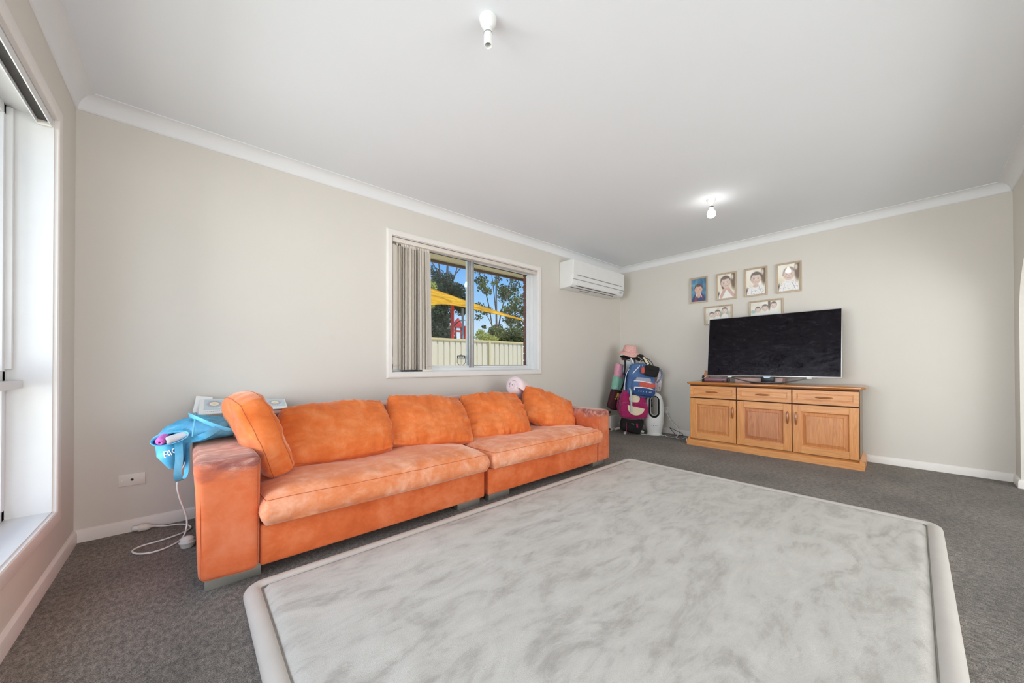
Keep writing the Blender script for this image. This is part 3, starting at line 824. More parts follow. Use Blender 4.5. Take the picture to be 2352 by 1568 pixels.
b.make('plush_field', 'rug', rug, O)
b = MB(); rr = ring_of(bw-0.001, 0.01); b.tube([(x, y, 0.019) for x, y in rr]+[(rr[0][0], rr[0][1], 0.019)], 0.004, 5)
b.make('seam', 'rug_stitch', rug, O)

# ------------------------------------------------------------------ cushions and sofa
def cushion(w, h, t, gus=0.05, k=0.25, seed=0, wr=0.006, dent=0.012, n=48, taper=0.0, pw=2.1, sag=0.0, flat=False, bulge=0.10):
    """boxed cushion: width along x, height along z, thickness along y; returns MB and its two seam paths"""
    vs, fs = [], []
    sd = Vector((seed*13.7, seed*7.1, seed*3.3))
    def outline(u, v):
        x = u*math.sqrt(max(0, 1-k*v*v/2)); z = v*math.sqrt(max(0, 1-k*u*u/2))
        sc = 1/math.sqrt(1-k/2)
        x, z = x*(1+(sc-1)*0.35), z*(1+(sc-1)*0.35)
        tp = 1-taper*(v*0.5+0.5)
        return x*w/2*tp, z*h/2
    def thick(u, v, s=-1):
        if flat and s > 0: return gus/2
        base = ((1-abs(u)**pw)*(1-abs(v)**pw))
        return gus/2+(t/2-gus/2)*max(base, 0)**0.5
    def wrk(u, v, s):
        if flat and s > 0: return 0.0
        eu, ev = abs(u)**3, abs(v)**3
        a = noise.noise(Vector((u*1.5, v*9, s*5))+sd)*eu*(1-ev*0.6)
        c_ = noise.noise(Vector((u*9*w/h, v*1.5, s*5+3))+sd)*ev*(1-eu*0.6)
        d = noise.noise(Vector((u*1.7, v*1.7, s*4))+sd)
        q = noise.noise(Vector((u*4.1+v*2, v*3.3-u, s*4))+sd)
        edge = min(1, (1-max(abs(u), abs(v)))*14)
        return ((a+c_)*wr*2.0+d*dent+q*dent*0.35)*(0.25+0.75*edge)
    us = [math.sin((i/n-0.5)*PI)*0.55+(2*i/n-1)*0.45 for i in range(n+1)]
    idx = {}
    for s in (-1, 1):
        for i, u in enumerate(us):
            for j, v in enumerate(us):
                x, z = outline(u, v)
                y = s*thick(u, v, s)+wrk(u, v, s)
                if sag: z -= sag*(1-u*u)*(v > 0)*v
                idx[(s, i, j)] = len(vs); vs.append((x, y, z))
    for s in (-1, 1):
        for i in range(n):
            for j in range(n):
                q = (idx[(s, i, j)], idx[(s, i+1, j)], idx[(s, i+1, j+1)], idx[(s, i, j+1)])
                fs.append(q if s < 0 else tuple(reversed(q)))
    per = [(i, 0) for i in range(n)]+[(n, j) for j in range(n)]+[(i, n) for i in range(n, 0, -1)]+[(0, j) for j in range(n, 0, -1)]
    P = len(per); rows = [[idx[(-1, i, j)] for i, j in per]]
    G = 4
    for g in range(1, G):
        f = g/G; row = []
        for p_, (i, j) in enumerate(per):
            a, c_ = Vector(vs[idx[(-1, i, j)]]), Vector(vs[idx[(1, i, j)]])
            q = a.lerp(c_, f)
            out = Vector((us[i] if i in (0, n) else 0, 0, us[j] if j in (0, n) else 0))
            if out.length > 0: out.normalize()
            bul = bulge*gus*math.sin(PI*f)+wr*0.7*noise.noise(Vector((q.x*22, f*2, q.z*22))+sd)
            q += out*bul
            row.append(len(vs)); vs.append(tuple(q))
        rows.append(row)
    rows.append([idx[(1, i, j)] for i, j in per])
    for r_ in range(len(rows)-1):
        for p_ in range(P):
            p2 = (p_+1) % P
            fs.append((rows[r_][p_], rows[r_+1][p_], rows[r_+1][p2], rows[r_][p2]))
    b = MB().add(vs, fs)
    seams = []
    for row in (rows[0], rows[-1]):
        seams.append([vs[q] for q in row]+[vs[row[0]]])
    return b, seams

def loose_cushion(label, loc, rot, w, h, t, **kw):
    c_ = thing('cushion', label, 'cushion', loc, group='loose cushions on the orange sofa', rot=rot)
    b, seams = cushion(w, h, t, **kw)
    b.make('cover', 'suede_cushion', c_, smooth=60)
    s_ = MB()
    for p in seams: s_.tube(p, 0.0016, 5, cap=False)
    s_.make('seam', 'seam', c_)
    return c_

def sofa_module(name, label, x0, x1, arm_side, arm_w, arm_top, arm_mat, feet, seat_h):
    yb, yf = -0.045, -1.055
    so = thing(name, label, 'sofa', ((x0+x1)/2, -0.55, 0)); O = ((x0+x1)/2, -0.55, 0)
    sx0, sx1 = (x0+arm_w, x1) if arm_side < 0 else (x0, x1-arm_w)
    MB().box(sx0+0.002, sx1-0.002, yf, yb-0.02, 0.055, 0.236, 0, 0.010, 3).make('base', 'suede', so, O)
    # arm: padded block, softened corners, slightly fuller towards the top
    ax0, ax1 = (x0, x0+arm_w) if arm_side < 0 else (x1-arm_w, x1)
    bm = bmesh.new(); bmesh.ops.create_cube(bm, size=1)
    for v in bm.verts:
        v.co = ((ax0+ax1)/2+v.co.x*(ax1-ax0), (yf-0.012+yb)/2+v.co.y*(yb-yf+0.012), (0.055+arm_top)/2+v.co.z*(arm_top-0.055))
    bmesh.ops.bevel(bm, geom=bm.edges[:], offset=0.028, segments=4, profile=0.5, affect='EDGES')
    bmesh.ops.subdivide_edges(bm, edges=[e for e in bm.edges if e.calc_length() > 0.12], cuts=10, use_grid_fill=True)
    for v in bm.verts:
        hz = (v.co.z-0.055)/(arm_top-0.055)
        cxa = (ax0+ax1)/2
        v.co.x += 0.016*hz*hz*(-1 if v.co.x < cxa else 0.25)*(1 if arm_side < 0 else -1 if v.co.x > cxa else 0)
        v.co += Vector((0.4, 1, 1))*0.005*noise.noise(v.co*7)
    b = MB(); b.bm(bm)
    arm = b.make('arm', arm_mat, so, O, smooth=60)
    # piped seam round the front panel of the arm
    rr = rrect(ax0+0.008, ax1-0.008, 0.064, arm_top-0.012, 0.024, 5)
    MB().tube([(x, yf-0.006, z) for x, z in rr]+[(rr[0][0], yf-0.006, rr[0][1])], 0.0012, 5).make('seam', 'seam', arm, O)
    bm = bmesh.new(); bmesh.ops.create_cube(bm, size=1)
    for v in bm.verts:
        v.co = ((sx0+sx1)/2+v.co.x*(sx1-sx0-0.006), (-0.385+yb)/2+v.co.y*0.34, (0.236+0.652)/2+v.co.z*(0.652-0.238))
    bmesh.ops.bevel(bm, geom=bm.edges[:], offset=0.022, segments=4, profile=0.5, affect='EDGES')
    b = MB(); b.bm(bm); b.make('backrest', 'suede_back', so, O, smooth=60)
    # seat cushion
    w, d = sx1-sx0-0.016, 0.86
    gs = 0.108
    b, seams = cushion(w, d, 2*(seat_h-gs/2), gus=gs, k=0.10, seed=arm_side+5, wr=0.007, dent=0.016, n=64, pw=6, flat=True, bulge=0.22)
    R_ = Matrix.Translation(((sx0+sx1)/2, -1.105+d/2, 0.242+gs/2)) @ Matrix.Rotation(-PI/2, 4, 'X')
    b.xf(R_)
    zb = 0.238
    b.v = [(x, y, max(z, zb)) for x, y, z in b.v]
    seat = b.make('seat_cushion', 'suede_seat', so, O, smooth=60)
    s_ = MB()
    for p in seams: s_.tube([R_ @ Vector(q) for q in p], 0.0016, 5, cap=False)
    s_.make('seam', 'seam', seat, O)
    for (fx0_, fx1_, fy0_, fy1_) in feet:
        MB().box(fx0_, fx1_, fy0_, fy1_, 0, 0.054, 0, 0.002).make('foot', 'foot', so, O)
    return so
sofa_module('sofa', 'near half of the orange suede sofa, with the worn arm by the blue bag', -4.872, -3.413, -1, 0.207, 0.548, 'suede_arm_left',
            [(-4.850, -4.655, -1.012, -0.962), (-3.603, -3.425, -1.012, -0.962), (-4.850, -4.655, -0.16, -0.11), (-3.603, -3.425, -0.16, -0.11)], 0.158)
sofa_module('sofa', 'far half of the orange suede sofa, its worn arm nearest the bags', -3.384, -1.935, 1, 0.185, 0.522, 'suede_arm_right',
            [(-3.347, -3.155, -1.012, -0.962), (-2.130, -1.960, -1.012, -0.962), (-3.347, -3.155, -0.16, -0.11), (-2.130, -1.960, -0.16, -0.11)], 0.145)
R = math.radians
loose_cushion('plump orange cushion standing on edge against the near sofa arm', (-4.632, -0.650, 0.582), (R(-20), R(2), R(95)), 0.52, 0.425, 0.175, gus=0.090, seed=1, wr=0.0055, k=0.55, dent=0.014)
loose_cushion('wide orange cushion left of centre against the sofa back', (-4.225, -0.660, 0.545), (R(-38), R(-1), R(-3)), 0.60, 0.375, 0.20, gus=0.055, seed=2, wr=0.012, k=0.42, dent=0.016)
loose_cushion('orange cushion sprawled at the middle join of the sofa', (-3.600, -0.650, 0.545), (R(-39), R(5), R(-5)), 0.63, 0.40, 0.165, gus=0.030, seed=3, wr=0.013, taper=0.08, k=0.30, dent=0.018)
loose_cushion('creased orange cushion just left of the rolled pink blanket', (-2.985, -0.645, 0.525), (R(-37), R(0), R(-10)), 0.58, 0.41, 0.165, gus=0.028, seed=4, wr=0.022, taper=0.04, k=0.30, dent=0.022)
loose_cushion('squarish orange cushion tipped against the far sofa arm', (-2.345, -0.660, 0.512), (R(-40), R(19), R(-24)), 0.54, 0.385, 0.18, gus=0.035, seed=5, wr=0.013, k=0.34, dent=0.018)

# ------------------------------------------------------------------ rolled pink blanket on the sofa back
M['fleece'] = plain('pale_pink_fleece', (236, 214, 216), 1.0, 0.05, 14, bump=0.4, bscale=200, spec=0.1, sheen=0.3)
def spiral_roll(rad, length, turns, thick, n=70, m_=22, seed=0, sq=1.0):
    b = MB(); vs = []
    for i in range(m_+1):
        f = i/m_; xx = (f-0.5)*length
        es = (1-abs(2*f-1)**6)**0.5*0.22+0.78 if 0 < f < 1 else 0.78
        for k in range(n+1):
            t_ = k/n; a = turns*2*PI*t_; r_ = (0.012+(rad-0.012)*t_)*es
            nz = 1+0.06*noise.noise(Vector((xx*6, math.cos(a)*1.5, math.sin(a)*1.5+seed)))
            vs.append((xx+0.008*noise.noise(Vector((a, xx*3, seed))), r_*math.cos(a)*nz, r_*math.sin(a)*nz*sq))
        for k in range(n, -1, -1):
            t_ = k/n; a = turns*2*PI*t_; r_ = (0.012+(rad-0.012)*t_)*es-thick
            vs.append((xx, max(r_, 0.002)*math.cos(a), max(r_, 0.002)*math.sin(a)*sq))
    q = 2*(n+1)
    fs = [(i*q+k, i*q+(k+1) % q, (i+1)*q+(k+1) % q, (i+1)*q+k) for i in range(m_) for k in range(q)]
    for i in (0, m_):
        for k in range(n):
            fs.append((i*q+k, i*q+k+1, i*q+q-2-k, i*q+q-1-k))
    return b.add(vs, fs)
o = spiral_roll(0.125, 0.33, 2.4, 0.034, seed=2, sq=0.9).make('rolled_blanket', 'fleece', None, smooth=60)
o.location = (-2.430, -0.365, 0.675); o.rotation_euler = (0.9, R(26), R(14))
tag(o, 'rolled pale pink blanket resting on top of the sofa back', 'blanket')

# ------------------------------------------------------------------ sideboard
sb = thing('sideboard', 'honey timber sideboard with three drawers above three panelled doors', 'sideboard', (-0.26, -1.937, 0), R(1.5)); 
# local frame: x to the wall, -x the front; y along the wall
FX = -0.205
MB().box(-0.198, 0.205, -0.722, 0.722, 0.055, 0.706, 0, 0.004).make('carcass', 'wood_side', sb)
b = MB()
pp = [(-0.238, 0), (-0.238, 0.050), (-0.228, 0.062), (-0.214, 0.066), (-0.20, 0.075), (-0.19, 0.075), (-0.19, 0)]
b.prism([(x, z) for x, z in pp], 'y', -0.752, 0.752)
b.prism([(-0.19, 0), (0.20, 0), (0.20, 0.075), (-0.19, 0.075)], 'y', -0.726, 0.726)
for s in (-1, 1):
    b.prism([(s*0.752, 0), (s*0.752, 0.062), (s*0.742, 0.076), (s*0.732, 0.095), (s*0.726, 0.10), (s*0.72, 0.10), (s*0.72, 0)], 'x', -0.236, 0.20)
b.make('plinth', 'wood_h', sb, smooth=25)
b = MB()
top = [(0.0, 0.706), (0.010, 0.706), (0.018, 0.712), (0.028, 0.715), (0.034, 0.722), (0.034, 0.730), (0.026, 0.738), (0.0, 0.740)]
def top_ring(o, z):
    x0, x1, y0, y1 = -0.214-o, 0.215, -0.728-o, 0.728+o
    cc = 0.05
    return [(x1, y0, z), (x1, y1, z), (x0+cc, y1, z), (x0, y1-cc*0.6, z), (x0, y0+cc*0.6, z), (x0+cc, y0, z)]
rg_ = [top_ring(o, z) for o, z in top]; vs = [p for r_ in rg_ for p in r_]; n = 6
fs = [(i*n+j, i*n+(j+1) % n, (i+1)*n+(j+1) % n, (i+1)*n+j) for i in range(len(rg_)-1) for j in range(n)]
fs += [tuple(range(n)), tuple(reversed([(len(rg_)-1)*n+j for j in range(n)]))]
b.add(vs, fs); b.make('top', 'wood_top', sb, smooth=20)
def front_panel(y0, y1, z0, z1, steps, m_edge=0):
    """nested rectangles on the front plane; steps = (inset, depth)"""
    b = MB(); vs = []
    for ins, d in steps:
        for (y, z) in ((y0+ins, z0+ins), (y1-ins, z0+ins), (y1-ins, z1-ins), (y0+ins, z1-ins)):
            vs.append((FX-d, y, z))
    fs = [(i*4+j, i*4+(j+1) % 4, (i+1)*4+(j+1) % 4, (i+1)*4+j) for i in range(len(steps)-1) for j in range(4)]
    k = len(steps)-1
    fs.append((k*4, k*4+1, k*4+2, k*4+3))
    return b.add(vs, fs)
def spindle(c, vertical, length):
    b = MB(); pts = []; rs = []
    for k in range(13):
        u = -1+2*k/12; r_ = 0.0085*math.sqrt(max(0.02, 1-u*u))+0.0012
        off = 0.016+0.006*(1-u*u)
        pts.append((c[0]-off, c[1]+(0 if vertical else u*length/2), c[2]+(u*length/2 if vertical else 0))); rs.append(r_)
    b.tube(pts, rs, 10)
    for s in (-0.62, 0.62):
        dy, dz = (0, s*length/2) if vertical else (s*length/2, 0)
        b.tube([(c[0]+0.004, c[1]+dy, c[2]+dz), (c[0]-0.018, c[1]+dy, c[2]+dz)], 0.0045, 8)
    return b
cols = [(0.244, 0.718), (-0.236, 0.236), (-0.718, -0.244)]
for i, (y0, y1) in enumerate(cols):
    dr = front_panel(y0, y1, 0.560, 0.694, [(0, -0.004), (0, 0.016), (0.003, 0.019), (0.032, 0.019), (0.034, 0.012), (0.040, 0.012), (0.044, 0.0155)]).make('drawer', 'wood_h', sb, smooth=0)
    spindle((FX-0.014, (y0+y1)/2, 0.628), False, 0.125).make('handle', 'wood_handle', dr)
    z0, z1 = 0.083, 0.549
    st = 0.066
    door = MB().box(FX-0.004, FX+0.004, y0+0.002, y1-0.002, z0+0.002, z1-0.002).make('door', 'wood_v', sb, smooth=0)
    for (a0, a1, c0, c1) in ((y0, y0+st, z0, z1), (y1-st, y1, z0, z1)):
        MB().box(FX-0.019, FX+0.004, a0, a1, c0, c1, 0, 0.002).make('stile', 'wood_v', door, smooth=0)
    for (a0, a1, c0, c1) in ((y0+st, y1-st, z0, z0+st), (y0+st, y1-st, z1-st, z1)):
        MB().box(FX-0.019, FX+0.004, a0, a1, c0, c1, 0, 0.002).make('rail', 'wood_h', door, smooth=0)
    front_panel(y0+st-0.002, y1-st+0.002, z0+st-0.002, z1-st+0.002, [(0, 0.016), (0.008, 0.008), (0.012, 0.006), (0.036, 0.014), (0.038, 0.011), (0.041, 0.014)]).make('panel', 'wood_panel' if i != 1 else 'wood_panel_dark', door, smooth=0)
    hy = (y0+0.030) if i < 2 else (y1-0.030)
    spindle((FX-0.016, hy, 0.415), True, 0.125).make('handle', 'wood_handle', door)
MB().box(FX+0.001, FX+0.004, -0.722, 0.722, 0.078, 0.704).make('face_gap', 'wood_dark', sb)

# ------------------------------------------------------------------ television
t = NT('smeared_black_screen')
f1 = t.noise(3.5, 6, 0.65, vec=t.mapped((1, 1.6, 3.5), (0.4, 0, 0)), dist=2.0); f2 = t.noise(16, 5, 0.7, dist=1.0)
_, _, z = t.xyz()
col = t.ramp(t.mix(0.4, f1, f2), [(0.36, (0.003, 0.002, 0.004)), (0.52, (0.007, 0.005, 0.008)), (0.68, (0.016, 0.012, 0.017))])
dust = t.ramp(t.noise(60, 4, 0.7), [(0.50, 0.0), (0.70, 1.0)])
low = t.math('MULTIPLY', dust, t.math('MULTIPLY', t.math('SUBTRACT', 0.42, z), 1.2, clamp=True))
t.set(Base_Color=t.mix(low, col, (0.045, 0.043, 0.085)), Roughness=t.ramp(f1, [(0.35, 0.12), (0.65, 0.30)]), Specular_IOR_Level=0.13)
M['screen'] = t.m
M['silver'] = plain('silver_trim', (196, 196, 198), 0.3, 0.03, 20, metal=0.7)
M['dark_silver'] = plain('gunmetal_trim', (120, 118, 122), 0.3, 0.05, 20, metal=0.8)
M['logo'] = plain('pale_blue_plastic_badge', (180, 204, 232), 0.25, 0.04, 40)
# local frame: origin bottom middle of the set, y along the wall, leaning back
tv = thing('television', 'large flat television with a smeared dark screen on the sideboard', 'television', (-0.312, -1.940, 0.742), rot=(0, 0, R(0.6)))
TW, TH, LEAN = 1.186, 0.680, R(7.5)
TR = Matrix.Translation((0, 0, 0.068)) @ Matrix.Rotation(LEAN, 4, 'Y')
MB().box(0.0, 0.022, -TW/2, TW/2, 0, TH, 0, 0.004).xf(TR).make('casing', 'silver', tv)
MB().box(0.020, 0.060, -TW*0.36, TW*0.36, 0.06, TH*0.6, 0, 0.015).xf(TR).make('rear_housing', 'black', tv)
MB().box(-0.0015, 0.003, -TW/2+0.006, TW/2-0.006, 0.010, TH-0.006).xf(TR).make('screen', 'screen', tv)
MB().prism([(-0.034, 0.0), (0.034, 0.0), (0.022, -0.014), (-0.022, -0.014)], 'x', -0.001, 0.012).xf(TR).make('badge', 'logo', tv)
b = MB()
pts = spline([(0.030, 0.350, 0.062), (0.000, 0.335, 0.056), (-0.050, 0.20, 0.022), (-0.075, 0.06, 0.008), (-0.075, -0.06, 0.008), (-0.050, -0.20, 0.022), (0.000, -0.335, 0.056), (0.030, -0.350, 0.062)], 8)
b.tube(pts, 1.0, 8, flat=(0.006, 0.006))
st = b.make('stand', 'dark_silver', tv)
b = MB().box(-0.075, 0.06, -0.14, 0.14, 0.0005, 0.006, 0, 0.002); b.make('stand_base', 'black', tv)
MB().box(0.022, 0.05, -0.06, 0.06, 0.004, 0.10, 0, 0.004).make('stand_neck', 'black', tv)
for s in (-1, 1):
    MB().box(-0.010, 0.035, s*0.352-0.02, s*0.352+0.02, 0.054, 0.069, 0, 0.003).make('stand_bracket', 'plastic', tv)

# things on the sideboard
M['clay'] = plain('terracotta_wood', (196, 140, 98), 0.5, 0.08, 14)
M['mauve'] = plain('mauve_leather', (128, 92, 102), 0.4, 0.06, 14)
M['pink_marble'] = plain('dusty_pink_card', (214, 182, 176), 0.6, 0.08, 10)
ZT = 0.740
va = thing('vase', 'small terracotta bottle vase behind the left edge of the television', 'vase', (-0.20, -1.300, ZT))
prof = [(0.026, 0.0), (0.034, 0.01), (0.040, 0.03), (0.038, 0.055), (0.026, 0.085), (0.019, 0.105), (0.018, 0.118), (0.023, 0.128), (0.022, 0.130), (0.013, 0.118)]
MB().lathe(prof, 20).make('body', 'clay', va)
o = MB().lathe([(0.012, 0), (0.013, 0.003), (0.013, 0.05), (0.012, 0.055), (0.010, 0.058), (0.010, 0.072), (0.001, 0.074)], 14).make('black_bottle', 'black', None)
o.location = (-0.265, -1.2850, ZT); tag(o, 'small black bottle standing in front of the terracotta vase', 'bottle')
b = MB(); b.tube([(0, y*0.23-0.115, 0) for y in (0, 0.04, 0.5, 0.96, 1)], [0.020, 0.025, 0.025, 0.025, 0.022], 14)
pu = thing('glasses_case', 'rounded mauve leather case lying beside the terracotta vase', 'case', (-0.370, -1.460, ZT+0.0255), R(4))
b.make('case_body', 'mauve', pu)
MB().tube([(0, -0.085, 0), (0, -0.075, 0)], 0.0262, 14).make('clasp', 'dark_silver', pu)
MB().box(-0.022, 0.022, -0.140, -0.116, -0.02, 0.02, 0, 0.006).make('end_tab', 'black', pu)
pb = thing('pink_box', 'dusty pink box lying flat behind the television stand', 'box', (-0.165, -1.84, ZT))
MB().box(-0.07, 0.07, -0.22, 0.22, 0, 0.052, 0, 0.004).make('box_body', 'pink_marble', pb)
MB().box(-0.074, 0.074, -0.224, -0.150, 0.036, 0.056, 0, 0.003).make('lid', 'pink_marble', pb)
b = MB(); b.tube(spline([(-0.24, -1.345, 0.84), (-0.27, -1.322, 0.80), (-0.285, -1.295, 0.775), (-0.255, -1.262, 0.765), (-0.20, -1.24, 0.744), (-0.12, -1.25, 0.742)], 6), 0.0025, 6)
tag(b.make('television_cable', 'plastic', None, (-0.24, -1.345, 0.742)), 'thin white cord looping from the television past the vase', 'cord')

# ------------------------------------------------------------------ framed prints (flat prints rastered into a colour attribute)
def soft_ellipse(img, cx, cy, rx, ry, col, soft=0.12, rot=0.0):
    h, w, _ = img.shape
    yy, xx = np.mgrid[0:h, 0:w]; asp = w/h
    x = (xx+0.5)/w-cx; y = ((yy+0.5)/h-cy)
    x = x*asp; c_, s_ = math.cos(rot), math.sin(rot)
    u, v = x*c_+y*s_, -x*s_+y*c_
    d = np.sqrt((u/(rx*asp))**2+(v/ry)**2)
    a = np.clip((1+soft/2-d)/max(soft, 1e-3), 0, 1)[..., None]
    img[:] = img*(1-a)+np.array(col)/255*a
def blotch(img, seed, n, cols, r0, r1):
    g = np.random.default_rng(seed)
    for _ in range(n):
        soft_ellipse(img, g.random(), g.random(), g.uniform(r0, r1), g.uniform(r0, r1), cols[g.integers(len(cols))], 1.2)
def face(img, cx, cy, s, skin, hair, tilt=0.0, hairh=1.0, asp=1.0):
    # s: half height of the head as share of the picture height; asp: w/h so circles stay round
    k = 1/asp
    E = lambda dx, dy, rx, ry, c, soft=0.15, r=0: soft_ellipse(img, cx+(dx*math.cos(tilt)-dy*math.sin(tilt))*s*k, cy+(dx*math.sin(tilt)+dy*math.cos(tilt))*s, rx*s*k, ry*s, c, soft, tilt+r)
    mixc = lambda a, b, f: tuple(a[i]*(1-f)+b[i]*f for i in range(3))
    dark = mixc(skin, (120, 78, 66), 0.45); lt = tuple(min(255, int(v*1.05)) for v in skin)
    E(0, -0.14*hairh, 0.72, 0.86, hair, 0.25)
    E(-0.68, 0.10, 0.09, 0.16, dark, 0.4); E(0.68, 0.10, 0.09, 0.16, dark, 0.4)
    E(0.0, 0.08, 0.66, 0.78, skin, 0.16); E(0.0, 0.40, 0.48, 0.56, skin, 0.2)
    E(0.10, 0.05, 0.42, 0.55, lt, 0.9)
    E(0.0, -0.66, 0.56, 0.20, mixc(hair, skin, 0.25), 0.7)
    for dx in (-0.28, 0.28):
        E(dx, -0.10, 0.15, 0.025, mixc(skin, hair, 0.45), 0.9)
        E(dx, 0.07, 0.10, 0.055, mixc(skin, hair, 0.75), 0.7)
    E(0.0, 0.30, 0.10, 0.06, mixc(skin, dark, 0.7), 0.9)
    E(0.0, 0.55, 0.21, 0.065, (178, 116, 108), 0.7); E(0, 0.535, 0.14, 0.028, (238, 228, 222), 0.6)
    E(-0.40, 0.38, 0.16, 0.13, mixc(skin, (224, 150, 140), 0.35), 1.0); E(0.40, 0.38, 0.16, 0.13, mixc(skin, (224, 150, 140), 0.35), 1.0)
def portrait(kind, W_, H_):
    img = np.ones((H_, W_, 3))
    asp = W_/H_
    if kind == 0:
        img[:] = np.array((92, 146, 176))/255
        blotch(img, 5, 60, [(70, 120, 156), (112, 166, 190), (84, 138, 168), (60, 104, 140)], 0.05, 0.2)
        soft_ellipse(img, 0.5, 1.02, 0.46, 0.40, (44, 62, 116), 0.06)
        soft_ellipse(img, 0.30, 0.92, 0.07, 0.17, (150, 52, 60), 0.3, 0.15); soft_ellipse(img, 0.72, 0.80, 0.05, 0.10, (150, 52, 60), 0.3, -0.5)
        soft_ellipse(img, 0.5, 0.70, 0.15, 0.16, (206, 166, 146), 0.15)
        soft_ellipse(img, 0.34, 0.72, 0.025, 0.12, (232, 232, 236), 0.3, 0.25); soft_ellipse(img, 0.66, 0.72, 0.025, 0.12, (232, 232, 236), 0.3, -0.3)
        soft_ellipse(img, 0.46, 0.90, 0.012, 0.12, (28, 38, 78), 0.4)
        face(img, 0.49, 0.46, 0.235, (218, 178, 160), (62, 48, 44), 0.06, asp=asp)
    elif kind in (1, 2, 3):
        img[:] = np.array((232, 224, 210))/255
        blotch(img, 8+kind, 30, [(238, 230, 214), (226, 214, 190), (244, 240, 230)], 0.1, 0.35)
        soft_ellipse(img, 0.93, 0.25, 0.15, 0.38, (118, 100, 84), 0.5); soft_ellipse(img, 0.86, 0.14, 0.06, 0.10, (216, 206, 190), 0.8)
        soft_ellipse(img, 0.04, 0.9, 0.08, 0.18, (96, 84, 74), 0.8)
        skin, hair = (216, 196, 185), (88, 74, 70)
        sh = (236, 234, 232)
        soft_ellipse(img, 0.52, 1.0, 0.50, 0.42, sh, 0.10)
        if kind == 1:
            for x0, x1 in ((0.18, 0.42), (0.94, 0.58)):
                for k in range(14):
                    f = k/13; soft_ellipse(img, x0+(x1-x0)*f, 0.93-0.33*f, 0.085, 0.065, (206, 172, 158), 0.4)
            soft_ellipse(img, 0.40, 0.60, 0.10, 0.07, (212, 180, 166), 0.3); soft_ellipse(img, 0.56, 0.60, 0.10, 0.07, (212, 180, 166), 0.3)
            soft_ellipse(img, 0.30, 0.40, 0.10, 0.20, hair, 0.3)
            face(img, 0.46, 0.33, 0.27, skin, hair, -0.12, asp=asp)
        else:
            g = np.random.default_rng(kind)
            for _ in range(46):
                soft_ellipse(img, g.uniform(0.1, 0.95), g.uniform(0.62, 0.99), 0.012, 0.010, (130, 136, 150), 0.8)
            soft_ellipse(img, 0.74, 0.82, 0.012, 0.18, (150, 156, 162), 0.7, -0.35); soft_ellipse(img, 0.28, 0.86, 0.012, 0.14, (176, 180, 186), 0.7, 0.15)
            if kind == 2: soft_ellipse(img, 0.5, 0.66, 0.16, 0.06, (214, 186, 172), 0.4)
            face(img, 0.52, 0.36, 0.26, skin, hair if kind == 2 else (150, 136, 128), 0.04, asp=asp)
    else:
        img[:] = np.array((222, 216, 204))/255
        blotch(img, 20+kind, 30, [(198, 196, 184), (232, 228, 220), (210, 204, 188), (170, 172, 158)] if kind == 4 else [(232, 228, 216), (226, 220, 204), (240, 236, 228)], 0.06, 0.25)
        if kind == 5:
            soft_ellipse(img, 0.62, 0.12, 0.04, 0.40, (120, 104, 92), 0.5); soft_ellipse(img, 0.08, 0.55, 0.10, 0.10, (168, 190, 190), 0.8)
        for (cx, cy, s) in ((0.24, 0.44, 0.20), (0.48, 0.36, 0.22), (0.76, 0.26, 0.22)):
            soft_ellipse(img, cx, cy+0.52, 0.15, 0.34, (236, 234, 230), 0.12)
        for (cx, cy, s) in ((0.24, 0.46, 0.19), (0.48, 0.38, 0.22), (0.76, 0.26, 0.21)):
            face(img, cx, cy, s, (222, 204, 194), (92, 80, 77), 0.03, asp=asp)
    for _ in range(2):
        p_ = np.pad(img, ((1, 1), (1, 1), (0, 0)), 'edge'); img = (p_[:-2, 1:-1]+p_[2:, 1:-1]+p_[1:-1, :-2]+p_[1:-1, 2:]+2*img)/6
    return np.clip(img, 0, 1)
M['frame_wood'] = timber('pale_beige_frame', (176, 158, 136), (204, 186, 162), 'z', 0.5)
t = NT('glazed_print'); at = t.n.new('ShaderNodeVertexColor'); at.layer_name = 'print'
t.set(Base_Color=at.outputs[0], Roughness=0.5, Coat_Weight=1.0, Coat_Roughness=0.03)
M['print'] = t.m
def grid_print(name, img, to_pt, mat, parent):
    h, w, _ = img.shape
    ii, jj = np.meshgrid(np.arange(w+1)/w, np.arange(h+1)/h)
    v = to_pt(ii.ravel(), jj.ravel())
    q = []
    a = (np.arange(h)[:, None]*(w+1)+np.arange(w)[None, :]).ravel()
    q = np.stack([a, a+1, a+w+2, a+w+1], 1)
    me = bpy.data.meshes.new(name)
    me.vertices.add(len(v)); me.vertices.foreach_set('co', v.astype(np.float32).ravel())
    me.loops.add(q.size); me.loops.foreach_set('vertex_index', q.astype(np.int32).ravel())
    me.polygons.add(len(q)); me.polygons.foreach_set('loop_start', np.arange(0, q.size, 4, dtype=np.int32))
    me.update(); me.validate()
    ca = me.color_attributes.new('print', 'FLOAT_COLOR', 'CORNER')
    l = np.where(img <= 0.04045, img/12.92, ((img+0.055)/1.055)**2.4).reshape(-1, 3)
    c4 = np.ones((len(l), 4, 4)); c4[:, :, :3] = l[:, None, :]
    ca.data.foreach_set('color', c4.astype(np.float32).ravel())
    me.materials.append(M[mat])
    o = bpy.data.objects.new(name, me); COL.objects.link(o); o.parent = parent
    return o
